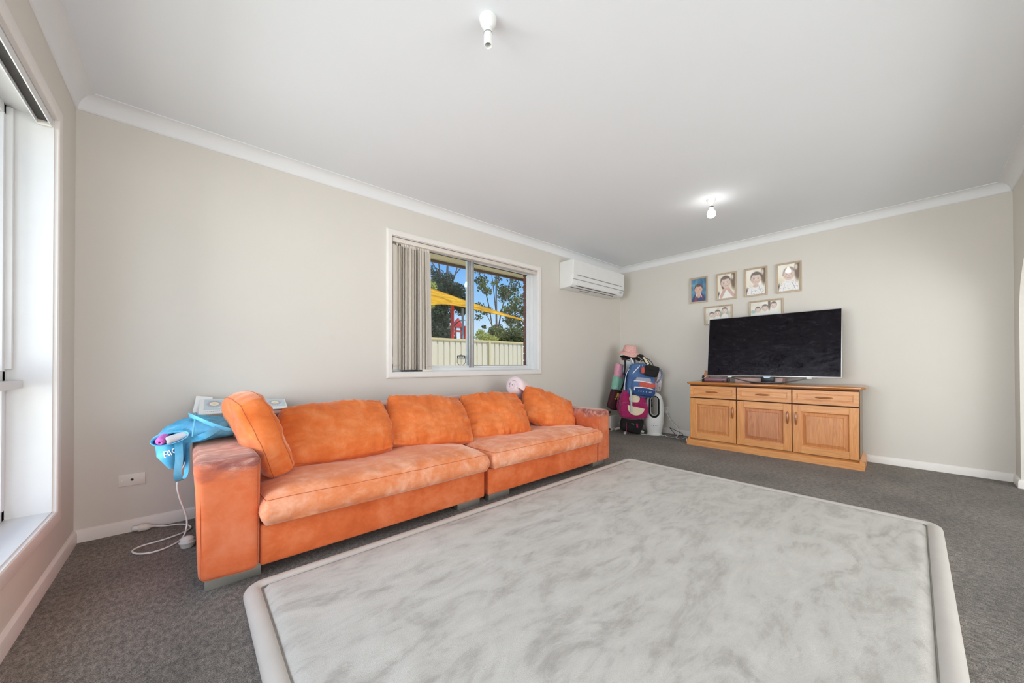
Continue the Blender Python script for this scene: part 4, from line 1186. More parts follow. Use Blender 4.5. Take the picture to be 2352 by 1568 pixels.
FR = [(-1.032, -1.250, 1.737, 2.065, 0, 'framed portrait of a child in dark blue against a blue backdrop'),
      (-1.352, -1.574, 1.735, 2.064, 1, 'framed portrait of a child in white resting chin on hands'),
      (-1.657, -1.882, 1.735, 2.064, 2, 'framed portrait of a smiling child in a spotted top, hands clasped'),
      (-1.965, -2.190, 1.731, 2.058, 3, 'framed portrait of a toddler with a glint of lamplight on the glass'),
      (-1.208, -1.530, 1.440, 1.672, 4, 'framed landscape photo of three children, at the left corner of the television'),
      (-1.701, -2.028, 1.448, 1.677, 5, 'framed landscape photo of three children, above the middle of the television')]
for (ya, yb, z0, z1, kind, label) in FR:
    cy, cz = (ya+yb)/2, (z0+z1)/2
    fr = thing('picture_frame', label, 'picture', (0, cy, cz), group='framed photos on the wall above the television')
    w, h = abs(ya-yb), z1-z0
    b = MB(); fwid = 0.019; d0, d1 = -0.002, -0.018
    cor = [(-1, -1), (1, -1), (1, 1), (-1, 1)]
    pf = [(0, d0), (0, d1), (0.35, d1-0.001), (0.7, d1+0.003), (1.0, d1+0.006), (1.0, d0)]
    vs = []
    for (sy, sz_) in cor:
        for (a, d) in pf: vs.append((d, sy*(w/2-a*fwid), sz_*(h/2-a*fwid)))
    n = len(pf)
    fs = [(i*n+j, ((i+1) % 4)*n+j, ((i+1) % 4)*n+(j+1) % n, i*n+(j+1) % n) for i in range(4) for j in range(n)]
    b.add(vs, fs); b.make('frame', 'frame_wood', fr, smooth=0)
    pw_, ph_ = w-2*fwid, h-2*fwid
    MB().box(-0.006, -0.001, -pw_/2-0.002, pw_/2+0.002, -ph_/2-0.002, ph_/2+0.002).make('backing', 'slot', fr)
    res = 84 if h > w else 124
    img = portrait(kind, res, int(res*ph_/pw_))
    grid_print('print', img, lambda u, v, pw_=pw_, ph_=ph_: np.stack([np.full_like(u, -0.0075), pw_/2-u*pw_, ph_/2-v*ph_], 1), 'print', fr)

# ------------------------------------------------------------------ air conditioner
ac = thing('air_conditioner', 'white split-system air conditioner high on the back wall near the corner', 'air conditioner', (-0.84, 0, 1.90)); O = (-0.84, 0, 1.90)
X0, X1 = -1.418, -0.258
def acprof(g=0):
    return [(-0.002, 1.902), (-0.002, 2.236), (-0.205, 2.236), (-0.222, 2.226), (-0.224, 2.10), (-0.214, 1.985), (-0.205, 1.935), (-0.190, 1.915), (-0.150, 1.906)]
pr = acprof()
bm = bmesh.new(); n = len(pr)
vv = [[bm.verts.new((x, y, z)) for y, z in pr] for x in (X0, X1)]
for j in range(n): bm.faces.new((vv[0][j], vv[0][(j+1) % n], vv[1][(j+1) % n], vv[1][j]))
bm.faces.new(vv[0]); bm.faces.new(list(reversed(vv[1])))
bmesh.ops.recalc_face_normals(bm, faces=bm.faces[:])
bmesh.ops.bevel(bm, geom=[e for e in bm.edges if abs(e.verts[0].co.x-e.verts[1].co.x) < 1e-6], offset=0.007, segments=3, profile=0.5, affect='EDGES')
b = MB(); b.bm(bm); b.make('body', 'plastic', ac, O, smooth=40)
b = MB()
def strip(z_hi, z_lo, y_hi, y_lo, xa, xb, out, th=0.006):
    b = MB()
    b.add([(xa, y_hi-out, z_hi), (xb, y_hi-out, z_hi), (xb, y_lo-out, z_lo), (xa, y_lo-out, z_lo), (xa, y_hi+th, z_hi), (xb, y_hi+th, z_hi), (xb, y_lo+th, z_lo), (xa, y_lo+th, z_lo)],
          [(0, 1, 2, 3), (7, 6, 5, 4), (0, 4, 5, 1), (1, 5, 6, 2), (2, 6, 7, 3), (3, 7, 4, 0)])
    return b
fp = strip(2.228, 2.000, -0.2225, -0.2160, X0+0.012, X1-0.012, 0.006).make('front_panel', 'plastic', ac, O, smooth=0)
strip(2.0545, 2.0475, -0.2215, -0.2212, X0+0.075, X1-0.080, 0.0085, 0.0).make('grip_slot', 'plastic_grey', fp, O, smooth=0)
strip(1.998, 1.993, -0.2155, -0.2150, X0+0.006, X1-0.006, 0.002).make('panel_gap', 'plastic_grey', ac, O, smooth=0)
strip(1.989, 1.932, -0.2145, -0.2050, X0+0.085, X1-0.150, 0.0045).make('outlet_flap', 'plastic', ac, O, smooth=0)
MB().box(X0+0.085, X1-0.155, -0.2000, -0.1960, 1.9175, 1.9255).make('outlet_slot', 'slot', ac, O)
MB().box(X0+0.035, X1-0.19, -0.160, -0.152, 1.9040, 1.9085).make('lower_slot', 'slot', ac, O)
MB().box(X0+0.30, X0+0.50, -0.10, -0.085, 1.8995, 1.904).make('brand_strip', 'plastic_grey', ac, O)
lb = strip(1.978, 1.946, -0.2130, -0.2075, X1-0.115, X1-0.025, 0.004).make('display_label', plain('pale_blue_label', (208, 216, 226), 0.4, 0.02, 20), ac, O, smooth=0)
strip(1.972, 1.968, -0.2118, -0.2112, X1-0.10, X1-0.05, 0.0062, 0).make('label_text', 'plastic_grey', lb, O, smooth=0)
strip(1.962, 1.950, -0.2100, -0.2085, X1-0.10, X1-0.075, 0.0055, 0).make('label_text', 'plastic_grey', lb, O, smooth=0)

# ------------------------------------------------------------------ ceiling lamp holders
def holder(label, x, y, bulb):
    t_ = thing('lamp_holder', label, 'lamp', (x, y, H))
    MB().lathe([(0.001, 0), (0.036, 0), (0.036, -0.006), (0.033, -0.020), (0.026, -0.034), (0.019, -0.042), (0.001, -0.044)], 28).make('ceiling_rose', 'plastic', t_)
    z1 = -0.112 if not bulb else -0.072
    MB().lathe([(0.0175, -0.040), (0.0175, z1), (0.0155, z1-0.002), (0.0135, z1), (0.0135, -0.075 if not bulb else -0.05), (0.001, -0.074 if not bulb else -0.049)], 24, cap=False).make('socket', 'plastic', t_)
    if not bulb:
        MB().lathe([(0.0178, -0.060), (0.0186, -0.061), (0.0186, -0.064), (0.0178, -0.065)], 24, cap=False).make('collar', 'plastic_grey', t_)
        MB().lathe([(0.0120, -0.086), (0.0128, -0.076), (0.004, -0.075), (0.001, -0.075)], 16).make('contact', 'plastic_grey', t_)
    else:
        MB().lathe([(0.0178, -0.062), (0.0192, -0.063), (0.0192, -0.070), (0.0178, -0.071)], 20, cap=False).make('collar', 'slot', t_)
        g_ = NT('lit_bulb'); g_.set(Base_Color=(1, 1, 1), Emission_Color=(1.0, 0.98, 0.94), Emission_Strength=16.0)
        bb = MB().lathe([(0.0135, -0.070), (0.015, -0.088), (0.025, -0.098), (0.033, -0.115), (0.0345, -0.130), (0.030, -0.148), (0.018, -0.158), (0.001, -0.161)], 24).make('bulb', g_.m, t_)
        bb['label'] = 'glowing white bulb'
    return t_
holder('empty white bulb holder on the ceiling above the rug', -3.966, -1.803, False)
holder('white bulb holder with a lit bulb near the television wall', -1.466, -1.802, True)

# ------------------------------------------------------------------ wall plate, cords, container at the left of the sofa
wp = thing('wall_plate', 'white antenna socket plate low on the back wall near the corner', 'socket', (-5.142, 0, 0.295))
MB().box(-0.054, 0.054, -0.008, -0.0005, -0.034, 0.034, 0, 0.003).make('plate', 'plastic_warm', wp)
MB().lathe([(0.001, 0), (0.0065, 0.0), (0.0065, 0.002), (0.001, 0.002)], 16, mat=Matrix.Rotation(PI/2, 4, 'X'), c=(0, -0.008, 0)).make('socket_hole', 'black', wp)
for s in (-1, 1):
    MB().lathe([(0.001, 0), (0.0045, 0.0), (0.0045, 0.0012), (0.001, 0.0015)], 12, mat=Matrix.Rotation(PI/2, 4, 'X'), c=(s*0.040, -0.008, 0)).make('screw_cap', 'plastic', wp)
ec = thing('extension_cord', 'white extension cord with a plug looped on the carpet left of the sofa', 'cord', (-5.08, -0.06, 0.02)); O = (-5.08, -0.06, 0.02)
pts = [(-5.048, -0.058, 0.018), (-5.00, -0.066, 0.008), (-4.94, -0.085, 0.006), (-4.903, -0.135, 0.006), (-4.893, -0.20, 0.006), (-4.935, -0.262, 0.010), (-5.01, -0.285, 0.006), (-5.08, -0.300, 0.006), (-5.112, -0.340, 0.006), (-5.090, -0.398, 0.006), (-5.035, -0.428, 0.006), (-4.97, -0.400, 0.006), (-4.925, -0.345, 0.014),
       (-4.908, -0.300, 0.060), (-4.914, -0.290, 0.125), (-4.938, -0.285, 0.215), (-4.948, -0.280, 0.285), (-4.938, -0.270, 0.340), (-4.915, -0.25, 0.40)]
MB().tube(spline(pts, 8), 0.0042, 8).make('cable', 'plastic', ec, O)
axd = Vector((-0.06, 0.012, 0.002)).normalized()
p0 = Vector((-5.055, -0.057, 0.020))
b = MB(); b.tube([p0+axd*d for d in (0, 0.006, 0.012, 0.020, 0.032, 0.040, 0.048, 0.056)], [0.006, 0.008, 0.014, 0.018, 0.019, 0.019, 0.021, 0.021], 12); b.make('plug', 'plastic_warm', ec, O)
b = MB(); b.tube([p0+axd*0.056, p0+axd*0.082], 0.013, 10); b.make('plug_cap', 'plastic', ec, O)
b = MB(); b.tube([p0-axd*0.014, p0], [0.0055, 0.006], 8); b.make('strain_relief', 'plastic_warm', ec, O)
M['clear'] = plain('translucent_plastic', (226, 226, 222), 0.25, 0.02, 10)
NTc = M['clear'].node_tree.nodes['Principled BSDF']; NTc.inputs['Transmission Weight'].default_value = 0.12; NTc.inputs['Roughness'].default_value = 0.2
co = thing('plastic_tub', 'small translucent plastic tub on the carpet behind the sofa arm', 'tub', (-4.905, -0.46, 0))
MB().lathe([(0.021, 0.001), (0.026, 0.003), (0.031, 0.024), (0.032, 0.026), (0.030, 0.026), (0.025, 0.005), (0.001, 0.003)], 24, cap=False).make('cup', 'clear', co)
MB().lathe([(0.034, 0.026), (0.035, 0.030), (0.032, 0.032), (0.028, 0.046), (0.018, 0.054), (0.001, 0.056)], 24).make('lid', 'clear', co)

# ------------------------------------------------------------------ blue shopping bag slung over the near arm
t = NT('blue_nonwoven_bag')
f = t.noise(7, 4, 0.6, dist=0.6); f2 = t.noise(500, 2)
t.set(Base_Color=t.ramp(f, [(0.35, lin((64, 158, 204))), (0.65, lin((122, 196, 230)))]), Roughness=0.8, Specular_IOR_Level=0.25)
t.bump(t.mix(0.3, f, f2), 0.25, 0.01)
M['bag_blue'] = t.m
M['bag_inside'] = plain('blue_bag_inside', (58, 92, 150), 0.85, 0.1, 16)
M['cloth_purple'] = plain('orchid_cloth', (196, 108, 190), 0.9, 0.12, 18, bump=0.3, bscale=80)
M['cloth_grey'] = plain('pale_grey_cloth', (196, 202, 208), 0.9, 0.08, 18, bump=0.3, bscale=80)
M['letter_white'] = plain('white_print', (240, 244, 246), 0.7, 0.01, 10)
bg = thing('shopping_bag', 'blue shopping bag stuffed with clothes slung over the near sofa arm', 'bag', (-4.90, -0.42, 0.56)); O = (-4.90, -0.42, 0.56)
def loft(rings, mat, name, parent, off, cap0=False, cap1=False, wr=0.006, seed=0, freq=18):
    b = MB(); n = len(rings[0]); vs = []
    for i, rr in enumerate(rings):
        c_ = sum((Vector(p) for p in rr), Vector())/n
        for p in rr:
            p = Vector(p); d = (p-c_); d = d.normalized() if d.length > 1e-6 else d
            vs.append(p+d*wr*noise.noise(p*freq+Vector((seed, 0, 0)))*2)
    k = len(rings)
    fs = [(i*n+j, i*n+(j+1) % n, (i+1)*n+(j+1) % n, (i+1)*n+j) for i in range(k-1) for j in range(n)]
    if cap0: fs.append(tuple(reversed(range(n))))
    if cap1: fs.append(tuple((k-1)*n+j for j in range(n)))
    b.add(vs, fs); return b.make(name, mat, parent, off, smooth=60)
def ell_ring(c, ax, ay, n=28, pw=1.0):
    c, ax, ay = Vector(c), Vector(ax), Vector(ay)
    return [c+ax*math.copysign(abs(math.cos(2*PI*j/n))**pw, math.cos(2*PI*j/n))+ay*math.copysign(abs(math.sin(2*PI*j/n))**pw, math.sin(2*PI*j/n)) for j in range(n)]
# main sack: lies across the arm top
def dense(rings, k=4):
    cols = [spline([r[j] for r in rings], k) for j in range(len(rings[0]))]
    return [[c_[i] for c_ in cols] for i in range(len(cols[0]))]
rings = [ell_ring((-4.69, -0.40, 0.598), (0, 0.17, 0), (0, 0, 0.030), 40, pw=0.8),
         ell_ring((-4.74, -0.41, 0.602), (0, 0.20, 0), (0, 0, 0.044), 40, pw=0.8),
         ell_ring((-4.80, -0.42, 0.607), (0, 0.215, 0), (0, 0, 0.050), 40, pw=0.85),
         ell_ring((-4.86, -0.43, 0.611), (0, 0.215, 0.01), (0.004, 0, 0.054), 40, pw=0.85),
         ell_ring((-4.92, -0.43, 0.606), (0, 0.200, 0.01), (0.008, 0, 0.052), 40, pw=0.9),
         ell_ring((-4.965, -0.42, 0.596), (0, 0.18, 0.005), (0.010, 0, 0.046), 40, pw=0.95),
         ell_ring((-5.005, -0.41, 0.585), (0, 0.15, 0.0), (0.012, 0, 0.036), 40, pw=0.95),
         ell_ring((-5.022, -0.41, 0.580), (0, 0.10, 0.0), (0.012, 0, 0.020), 40, pw=0.95)]
loft(dense(rings), 'bag_blue', 'sack', bg, O, cap0=True, cap1=True, wr=0.008, seed=3, freq=26)
# gaping mouth towards the room: hem, dark lining
mc, max_, may = Vector((-4.966, -0.640, 0.600)), Vector((0.064, -0.012, 0.014)), Vector((-0.004, 0.016, 0.024))
mouth = [mc+max_*math.cos(2*PI*j/36)+may*math.sin(2*PI*j/36) for j in range(36)]
b = MB(); b.tube(mouth+[mouth[0]], 1.0, 8, flat=(0.006, 0.003), upv=(0, 0, 1)); b.make('hem', 'bag_blue', bg, O)
inn = Vector((0.01, 0.05, 0.004))
loft([[p for p in mouth], [mc+(p-mc)*0.92+inn*0.5 for p in mouth], [mc+(p-mc)*0.6+inn for p in mouth]], 'bag_inside', 'lining', bg, O, cap1=True, wr=0.001, seed=4)
loft([[mc+(p-mc)*1.02 for p in mouth], [mc+(p-mc)*1.12+inn*0.7 for p in mouth], [mc+(p-mc)*1.0+inn*2 for p in mouth]], 'bag_blue', 'mouth_wall', bg, O, wr=0.003, seed=6)
# lower flap hanging outside the arm, carries the print
rings = [ell_ring((-4.955, -0.53, 0.585), (0.068, 0.010, 0), (0, 0.095, 0.0), pw=0.9),
         ell_ring((-4.962, -0.515, 0.550), (0.060, 0.010, 0), (0, 0.085, 0.0), pw=0.9),
         ell_ring((-4.962, -0.52, 0.505), (0.052, 0.010, 0), (0, 0.085, 0.0), pw=0.9),
         ell_ring((-4.955, -0.52, 0.465), (0.040, 0.010, 0), (0, 0.070, 0.0), pw=0.9),
         ell_ring((-4.948, -0.52, 0.440), (0.026, 0.008, 0), (0, 0.045, 0.0), pw=0.9),
         ell_ring((-4.944, -0.52, 0.430), (0.010, 0.004, 0), (0, 0.015, 0.0), pw=0.9)]
loft(rings, 'bag_blue', 'hanging_corner', bg, O, cap0=True, cap1=True, wr=0.006, seed=9, freq=24)
# handles: flat ribbons
def ribbon(pts, w, th, up, mat, name, parent, off):
    b = MB(); b.tube(spline(pts, 8), 1.0, 8, flat=(w/2, th/2), upv=up); return b.make(name, mat, parent, off)
ribbon([(-4.935, -0.590, 0.655), (-4.938, -0.625, 0.600), (-4.935, -0.630, 0.50), (-4.940, -0.625, 0.42), (-4.932, -0.60, 0.385), (-4.912, -0.575, 0.40), (-4.906, -0.56, 0.47), (-4.905, -0.57, 0.55), (-4.892, -0.62, 0.580), (-4.84, -0.655, 0.600), (-4.78, -0.63, 0.635), (-4.74, -0.60, 0.650)], 0.032, 0.003, (1, 0, 0), 'bag_blue', 'handle', bg, O)
ribbon([(-4.90, -0.50, 0.690), (-4.86, -0.585, 0.672), (-4.81, -0.635, 0.645), (-4.75, -0.640, 0.615), (-4.72, -0.62, 0.600)], 0.030, 0.003, (0, -1, 1), 'bag_blue', 'handle', bg, O)
b = MB(); b.tube(spline([(-4.872, -0.22, 0.672), (-4.874, -0.40, 0.683), (-4.878, -0.56, 0.668), (-4.884, -0.648, 0.630), (-4.888, -0.655, 0.600)], 8), 0.0035, 6); b.make('seam', 'bag_blue', bg, O)
# clothes in the mouth of the bag
o = spiral_roll(0.019, 0.060, 2.4, 0.006, n=50, m_=14, seed=5).make('purple_cloth', 'cloth_purple', None, smooth=60)
o.location = (-4.992, -0.632, 0.600); o.rotation_euler = (0, R(-20), R(70)); tag(o, 'rolled orchid purple cloth in the mouth of the blue bag', 'cloth')
o = spiral_roll(0.021, 0.080, 2.0, 0.007, n=50, m_=14, seed=8).make('grey_cloth', 'cloth_grey', None, smooth=60)
o.location = (-4.943, -0.640, 0.603); o.rotation_euler = (0.3, R(-14), R(18)); tag(o, 'pale grey cloth bunched beside the purple one in the blue bag', 'cloth')
def text_mesh(body, size, name, mat, parent, M4, extrude=0.0006):
    cu = bpy.data.curves.new('tmp', 'FONT'); cu.body = body; cu.size = size; cu.extrude = extrude; cu.resolution_u = 3
    cu.align_x = 'CENTER'; cu.align_y = 'CENTER'
    ob = bpy.data.objects.new('tmp', cu); COL.objects.link(ob)
    dg = bpy.context.evaluated_depsgraph_get()
    me = bpy.data.meshes.new_from_object(ob.evaluated_get(dg))
    bpy.data.objects.remove(ob)
    me.name = name; me.transform(M4); me.materials.clear(); me.materials.append(M[mat])
    o = bpy.data.objects.new(name, me); COL.objects.link(o); o.parent = parent
    return o
# letters face the camera side (-y)
TM = Matrix.Translation((-4.966-O[0], -0.614-O[1], 0.523-O[2])) @ Matrix.Rotation(R(16), 4, 'Y').inverted() @ Matrix.Rotation(PI/2, 4, 'X')
text_mesh('B', 0.046, 'print', 'letter_white', bg, Matrix.Translation((-4.980-O[0], -0.606-O[1], 0.520-O[2])) @ Matrix.Rotation(R(-8), 4, 'Y') @ Matrix.Rotation(PI/2, 4, 'X'), 0.004)
text_mesh('IG', 0.038, 'print', 'letter_white', bg, Matrix.Translation((-4.953-O[0], -0.607-O[1], 0.532-O[2])) @ Matrix.Rotation(R(-24), 4, 'Y') @ Matrix.Rotation(PI/2, 4, 'X'), 0.004)

# ------------------------------------------------------------------ printed sheets lying behind the bag
M['card'] = plain('white_card', (238, 238, 236), 0.6, 0.01, 10)
t = NT('printed_card'); at = t.n.new('ShaderNodeVertexColor'); at.layer_name = 'print'; t.set(Base_Color=at.outputs[0], Roughness=0.55)
M['card_print'] = t.m
img = np.ones((110, 300, 3))*np.array((238, 238, 236))/255
img[6:84, 14:296] = np.array((200, 216, 222))/255
for (cx, s) in ((0.155, 1.0), (0.86, 1.0)):
    for k in range(34):
        a = 2*PI*k/34
        for r_ in np.linspace(0.10, 0.235 if k % 2 else 0.20, 10):
            soft_ellipse(img, cx+math.cos(a)*r_*110/300, 0.36+math.sin(a)*r_, 0.0035, 0.009, (176, 146, 160), 0.8)
    for k in range(12):
        a = 2*PI*k/12; soft_ellipse(img, cx+math.cos(a)*0.075*110/300, 0.36+math.sin(a)*0.075, 0.022, 0.06, (244, 240, 216), 0.3)
    soft_ellipse(img, cx, 0.36, 0.02, 0.055, (236, 226, 180), 0.5)
    soft_ellipse(img, cx+0.055, 0.62, 0.016, 0.02, (240, 244, 246), 0.4); soft_ellipse(img, cx+0.075, 0.56, 0.012, 0.016, (240, 244, 246), 0.4)
g = np.random.default_rng(2)
x = 0.05
while x < 0.32:
    w = g.uniform(0.006, 0.02); soft_ellipse(img, x+w/2, 0.86, w/2, 0.012, (150, 152, 156), 0.5); x += w+0.006
cd = thing('printed_sheet', 'long printed sheet with flower motifs lying on the sofa back behind the cushion', 'poster', (-4.68, -0.18, 0.65)); O = (-4.68, -0.18, 0.65)
A = Vector((-4.862, -0.250, 0.662)); B = Vector((-4.412, -0.215, 0.662)); C = Vector((-4.850, -0.045, 0.738))
ux, vy = B-A, C-A
nn = ux.cross(vy).normalized()
b = MB(); th = nn*0.004
P = [A, B, B+vy*0.86-Vector((0, 0, 0.02)), C]
b.add([p-Vector(O) for p in P]+[p-th-Vector(O) for p in P], [(0, 1, 2, 3), (7, 6, 5, 4), (0, 4, 5, 1), (1, 5, 6, 2), (2, 6, 7, 3), (3, 7, 4, 0)])
b.make('card', 'card', cd)
def topt(u, v):
    out = np.zeros((len(u), 3))
    for i in range(3):
        bot = P[0][i]+(P[1][i]-P[0][i])*u; tp = P[3][i]+(P[2][i]-P[3][i])*u
        out[:, i] = tp+(bot-tp)*v+nn[i]*0.0008-O[i]
    return out
grid_print('print', img, topt, 'card_print', cd)
o = MB().add([(-4.885, -0.145, 0.668), (-4.80, -0.145, 0.650), (-4.79, -0.030, 0.745), (-4.868, -0.030, 0.757), (-4.885, -0.141, 0.664), (-4.80, -0.141, 0.646), (-4.79, -0.026, 0.741), (-4.868, -0.026, 0.753)],
             [(0, 1, 2, 3), (7, 6, 5, 4), (0, 4, 5, 1), (1, 5, 6, 2), (2, 6, 7, 3), (3, 7, 4, 0)]).make('blank_sheet', 'card', None, (-4.84, -0.09, 0.65))
tag(o, 'plain white sheet poking out behind the printed sheet', 'paper')

# ------------------------------------------------------------------ bladeless fan
fan = thing('bladeless_fan', 'white bladeless pedestal fan standing beside the hanging bags', 'fan', (-0.245, -0.655, 0), R(-64))
# local: -y faces the room
prof = [(0.088, 0.022), (0.098, 0.06), (0.110, 0.12), (0.117, 0.18), (0.120, 0.26), (0.119, 0.34), (0.115, 0.42), (0.104, 0.48), (0.084, 0.526), (0.054, 0.556), (0.022, 0.569), (0.001, 0.571)]
sm = spline([(r_, 0, z) for r_, z in prof], 4)
body = MB().lathe([(max(p.x, 0.001), p.z) for p in sm], 40, sy=0.62)
bo = body.make('body', 'plastic', fan, smooth=50)
def stadium(cx, z0, z1, r_, n=12):
    out = []
    for k in range(n+1):
        a = PI*k/n; out.append((cx+r_*math.cos(a), z1-r_+r_*math.sin(a)))
    for k in range(n+1):
        a = PI+PI*k/n; out.append((cx+r_*math.cos(a), z0+r_+r_*math.sin(a)))
    return out
cut = MB().prism(stadium(0, 0.235, 0.527, 0.066), 'y', -0.3, 0.3).make('cutter', 'plastic', None, smooth=0)
cut.location = fan.location; cut.rotation_euler = fan.rotation_euler
md = bo.modifiers.new('hole', 'BOOLEAN'); md.object = cut; md.operation = 'DIFFERENCE'; md.solver = 'EXACT'
bpy.context.view_layer.update()
dg = bpy.context.evaluated_depsgraph_get()
me = bpy.data.meshes.new_from_object(bo.evaluated_get(dg))
bo.modifiers.clear(); bo.data = me
bpy.data.objects.remove(cut)
me.polygons.foreach_set('use_smooth', [True]*len(me.polygons)); me.set_sharp_from_angle(angle=R(40))
def st_band(r0, z00, z01, y0, r1, z10, z11, y1, mat, name, th=0.0):
    a = stadium(0, z00, z01, r0); c_ = stadium(0, z10, z11, r1); n = len(a)
    b = MB().add([(x, y0, z) for x, z in a]+[(x, y1, z) for x, z in c_], [(i, (i+1) % n, n+(i+1) % n, n+i) for i in range(n)])
    return b.make(name, mat, fan, smooth=50)
M['fan_black'] = plain('black_ring', (8, 8, 9), 0.6, 0.1, 30, spec=0.15)
b = MB()
def band(ringsets):
    n = None; vs = []; fs = []
    for (r_, z0, z1, y) in ringsets:
        s_ = stadium(0, z0, z1, r_); n = len(s_); vs += [(x, y, z) for x, z in s_]
    k = len(ringsets)
    for i in range(k):
        for j in range(n):
            fs.append((i*n+j, i*n+(j+1) % n, ((i+1) % k)*n+(j+1) % n, ((i+1) % k)*n+j))
    return MB().add(vs, fs)
band([(0.0668, 0.234, 0.528, -0.066), (0.0570, 0.244, 0.518, -0.063), (0.050, 0.252, 0.510, 0.020), (0.0668, 0.234, 0.528, 0.020)]).make('black_ring', 'fan_black', fan, smooth=50)
band([(0.0668, 0.234, 0.528, 0.021), (0.043, 0.258, 0.504, 0.021), (0.041, 0.260, 0.502, 0.034), (0.0668, 0.234, 0.528, 0.050)]).make('inner_liner', 'plastic', fan, smooth=50)
MB().lathe([(0.001, 0), (0.098, 0), (0.100, 0.004), (0.100, 0.014), (0.094, 0.020), (0.086, 0.024), (0.001, 0.024)], 40, sy=0.80).make('base_disc', 'plastic', fan)
b = MB()
for k, (x, s) in enumerate(((-0.05, 0.004), (-0.03, 0.004), (-0.008, 0.007), (0.014, 0.004), (0.034, 0.004))):
    yy = -0.62*math.sqrt(max(0, 0.1125**2-x*x))-0.001
    b.tube([(x, yy-0.0008, 0.131), (x, yy+0.001, 0.131)], s, 10)
b.box(-0.008, 0.006, -0.0690, -0.0655, 0.104, 0.108)
b.make('touch_buttons', 'plastic_grey', fan)
MB().box(-0.006, 0.006, -0.0735, -0.069, 0.150, 0.172, 0, 0.002).make('display', plain('fan_display_grey', (206, 206, 208), 0.3, 0.02, 10), fan)

# ------------------------------------------------------------------ power points, cords and clutter along the right wall
po = thing('power_point', 'white double power point on the right wall behind the fan', 'power point', (0, -0.690, 0.315))
MB().box(-0.010, -0.0005, -0.055, 0.055, -0.042, 0.042, 0, 0.003).make('plate', 'plastic', po)
for s in (-1, 1):
    MB().box(-0.013, -0.009, s*0.030-0.008, s*0.030+0.008, 0.012, 0.030, 0, 0.002).make('switch', 'plastic_warm', po)
fc = thing('fan_cord', 'white power cord running from the wall socket down to the fan', 'cord', (-0.04, -0.715, 0.29)); O = (-0.04, -0.715, 0.29)
b = MB(); b.tube([(-0.012, -0.712, 0.295), (-0.030, -0.715, 0.290), (-0.045, -0.720, 0.280)], [0.014, 0.013, 0.006], 10); b.make('plug', 'plastic', fc, O)
pts = [(-0.045, -0.720, 0.28), (-0.055, -0.755, 0.25), (-0.050, -0.80, 0.17), (-0.055, -0.865, 0.12), (-0.07, -0.905, 0.06), (-0.12, -0.915, 0.012), (-0.21, -0.925, 0.006), (-0.27, -0.90, 0.006), (-0.265, -0.83, 0.006), (-0.19, -0.79, 0.006), (-0.16, -0.84, 0.010), (-0.20, -0.80, 0.010), (-0.26, -0.77, 0.006), (-0.235, -0.74, 0.008)]
MB().tube(spline(pts, 8), 0.0038, 7).make('cable', 'plastic', fc, O)
o = MB().tube(spline([(-0.225, -0.93, 0.005), (-0.29, -0.985, 0.005), (-0.28, -1.03, 0.005), (-0.16, -1.03, 0.005), (-0.20, -1.06, 0.005), (-0.285, -1.095, 0.006), (-0.315, -1.112, 0.01)], 8), 0.0030, 7).make('thin_cord', 'plastic', None, (-0.3, -1.05, 0.005))
tag(o, 'thin white cord curling on the carpet beside the sideboard plinth', 'cord')
ad = thing('plug_adaptor', 'small white plug adaptor on the carpet against the sideboard plinth', 'adaptor', (-0.345, -1.137, 0))
MB().box(-0.020, 0.020, -0.020, 0.020, 0.001, 0.034, 0, 0.004).make('housing', 'plastic', ad)
MB().box(0.004, 0.008, -0.008, 0.008, 0.034, 0.040).make('pin', 'plastic_grey', ad)
o = MB().tube(spline([(-0.05, -1.14, 0.05), (-0.075, -1.125, 0.11), (-0.06, -1.16, 0.15), (-0.04, -1.18, 0.10)], 6), 0.003, 6).make('looped_cable', 'plastic_grey', None, (-0.05, -1.14, 0.05))
tag(o, 'thin grey cord looping out from behind the sideboard', 'cord')
o = MB().box(-0.075, -0.02, -1.145, -1.075, 0.001, 0.036, 0, 0.004).make('power_box', 'plastic', None, (-0.05, -1.11, 0))
tag(o, 'white power box on the floor by the skirting beside the sideboard', 'adaptor')
b = MB()
b.tube([(-0.05, -0.775, 0.085), (-0.075, -0.86, 0.005)], 0.0035, 6).tube([(-0.05, -0.775, 0.085), (-0.040, -0.935, 0.030), (-0.06, -0.955, 0.004)], 0.0035, 6).tube([(-0.075, -0.86, 0.005), (-0.06, -0.955, 0.004)], 0.0035, 6)
tag(b.make('wire_stand', 'black', None, (-0.055, -0.86, 0)), 'small bent black wire stand leaning by the skirting behind the cords', 'stand')
o = MB().tube(spline([(-0.20, -0.44, 0.005), (-0.30, -0.47, 0.005), (-0.36, -0.53, 0.005), (-0.34, -0.60, 0.005), (-0.28, -0.60, 0.006)], 8), 0.0040, 7).make('floor_cord', 'plastic', None, (-0.3, -0.5, 0.005))
tag(o, 'white cord on the carpet between the coat stand and the fan', 'cord')
rb = thing('modem_box', 'white modem box standing on the floor in the corner behind the sofa', 'modem', (-0.325, -0.075, 0))
MB().box(-0.105, 0.095, -0.035, 0.035, 0.001, 0.205, 0, 0.008).make('housing', 'plastic', rb)
MB().box(-0.105, 0.095, -0.038, 0.038, 0.001, 0.040, 0, 0.006).make('foot', 'plastic_warm', rb)
o = MB().box(-0.40, -0.30, -0.030, -0.0155, 0.228, 0.262, 0, 0.004).make('power_board', 'slot', None, (-0.35, -0.02, 0.228))
o.location.y = -0.016
tag(o, 'dark power adaptor plugged in on the corner wall above the modem', 'adaptor')

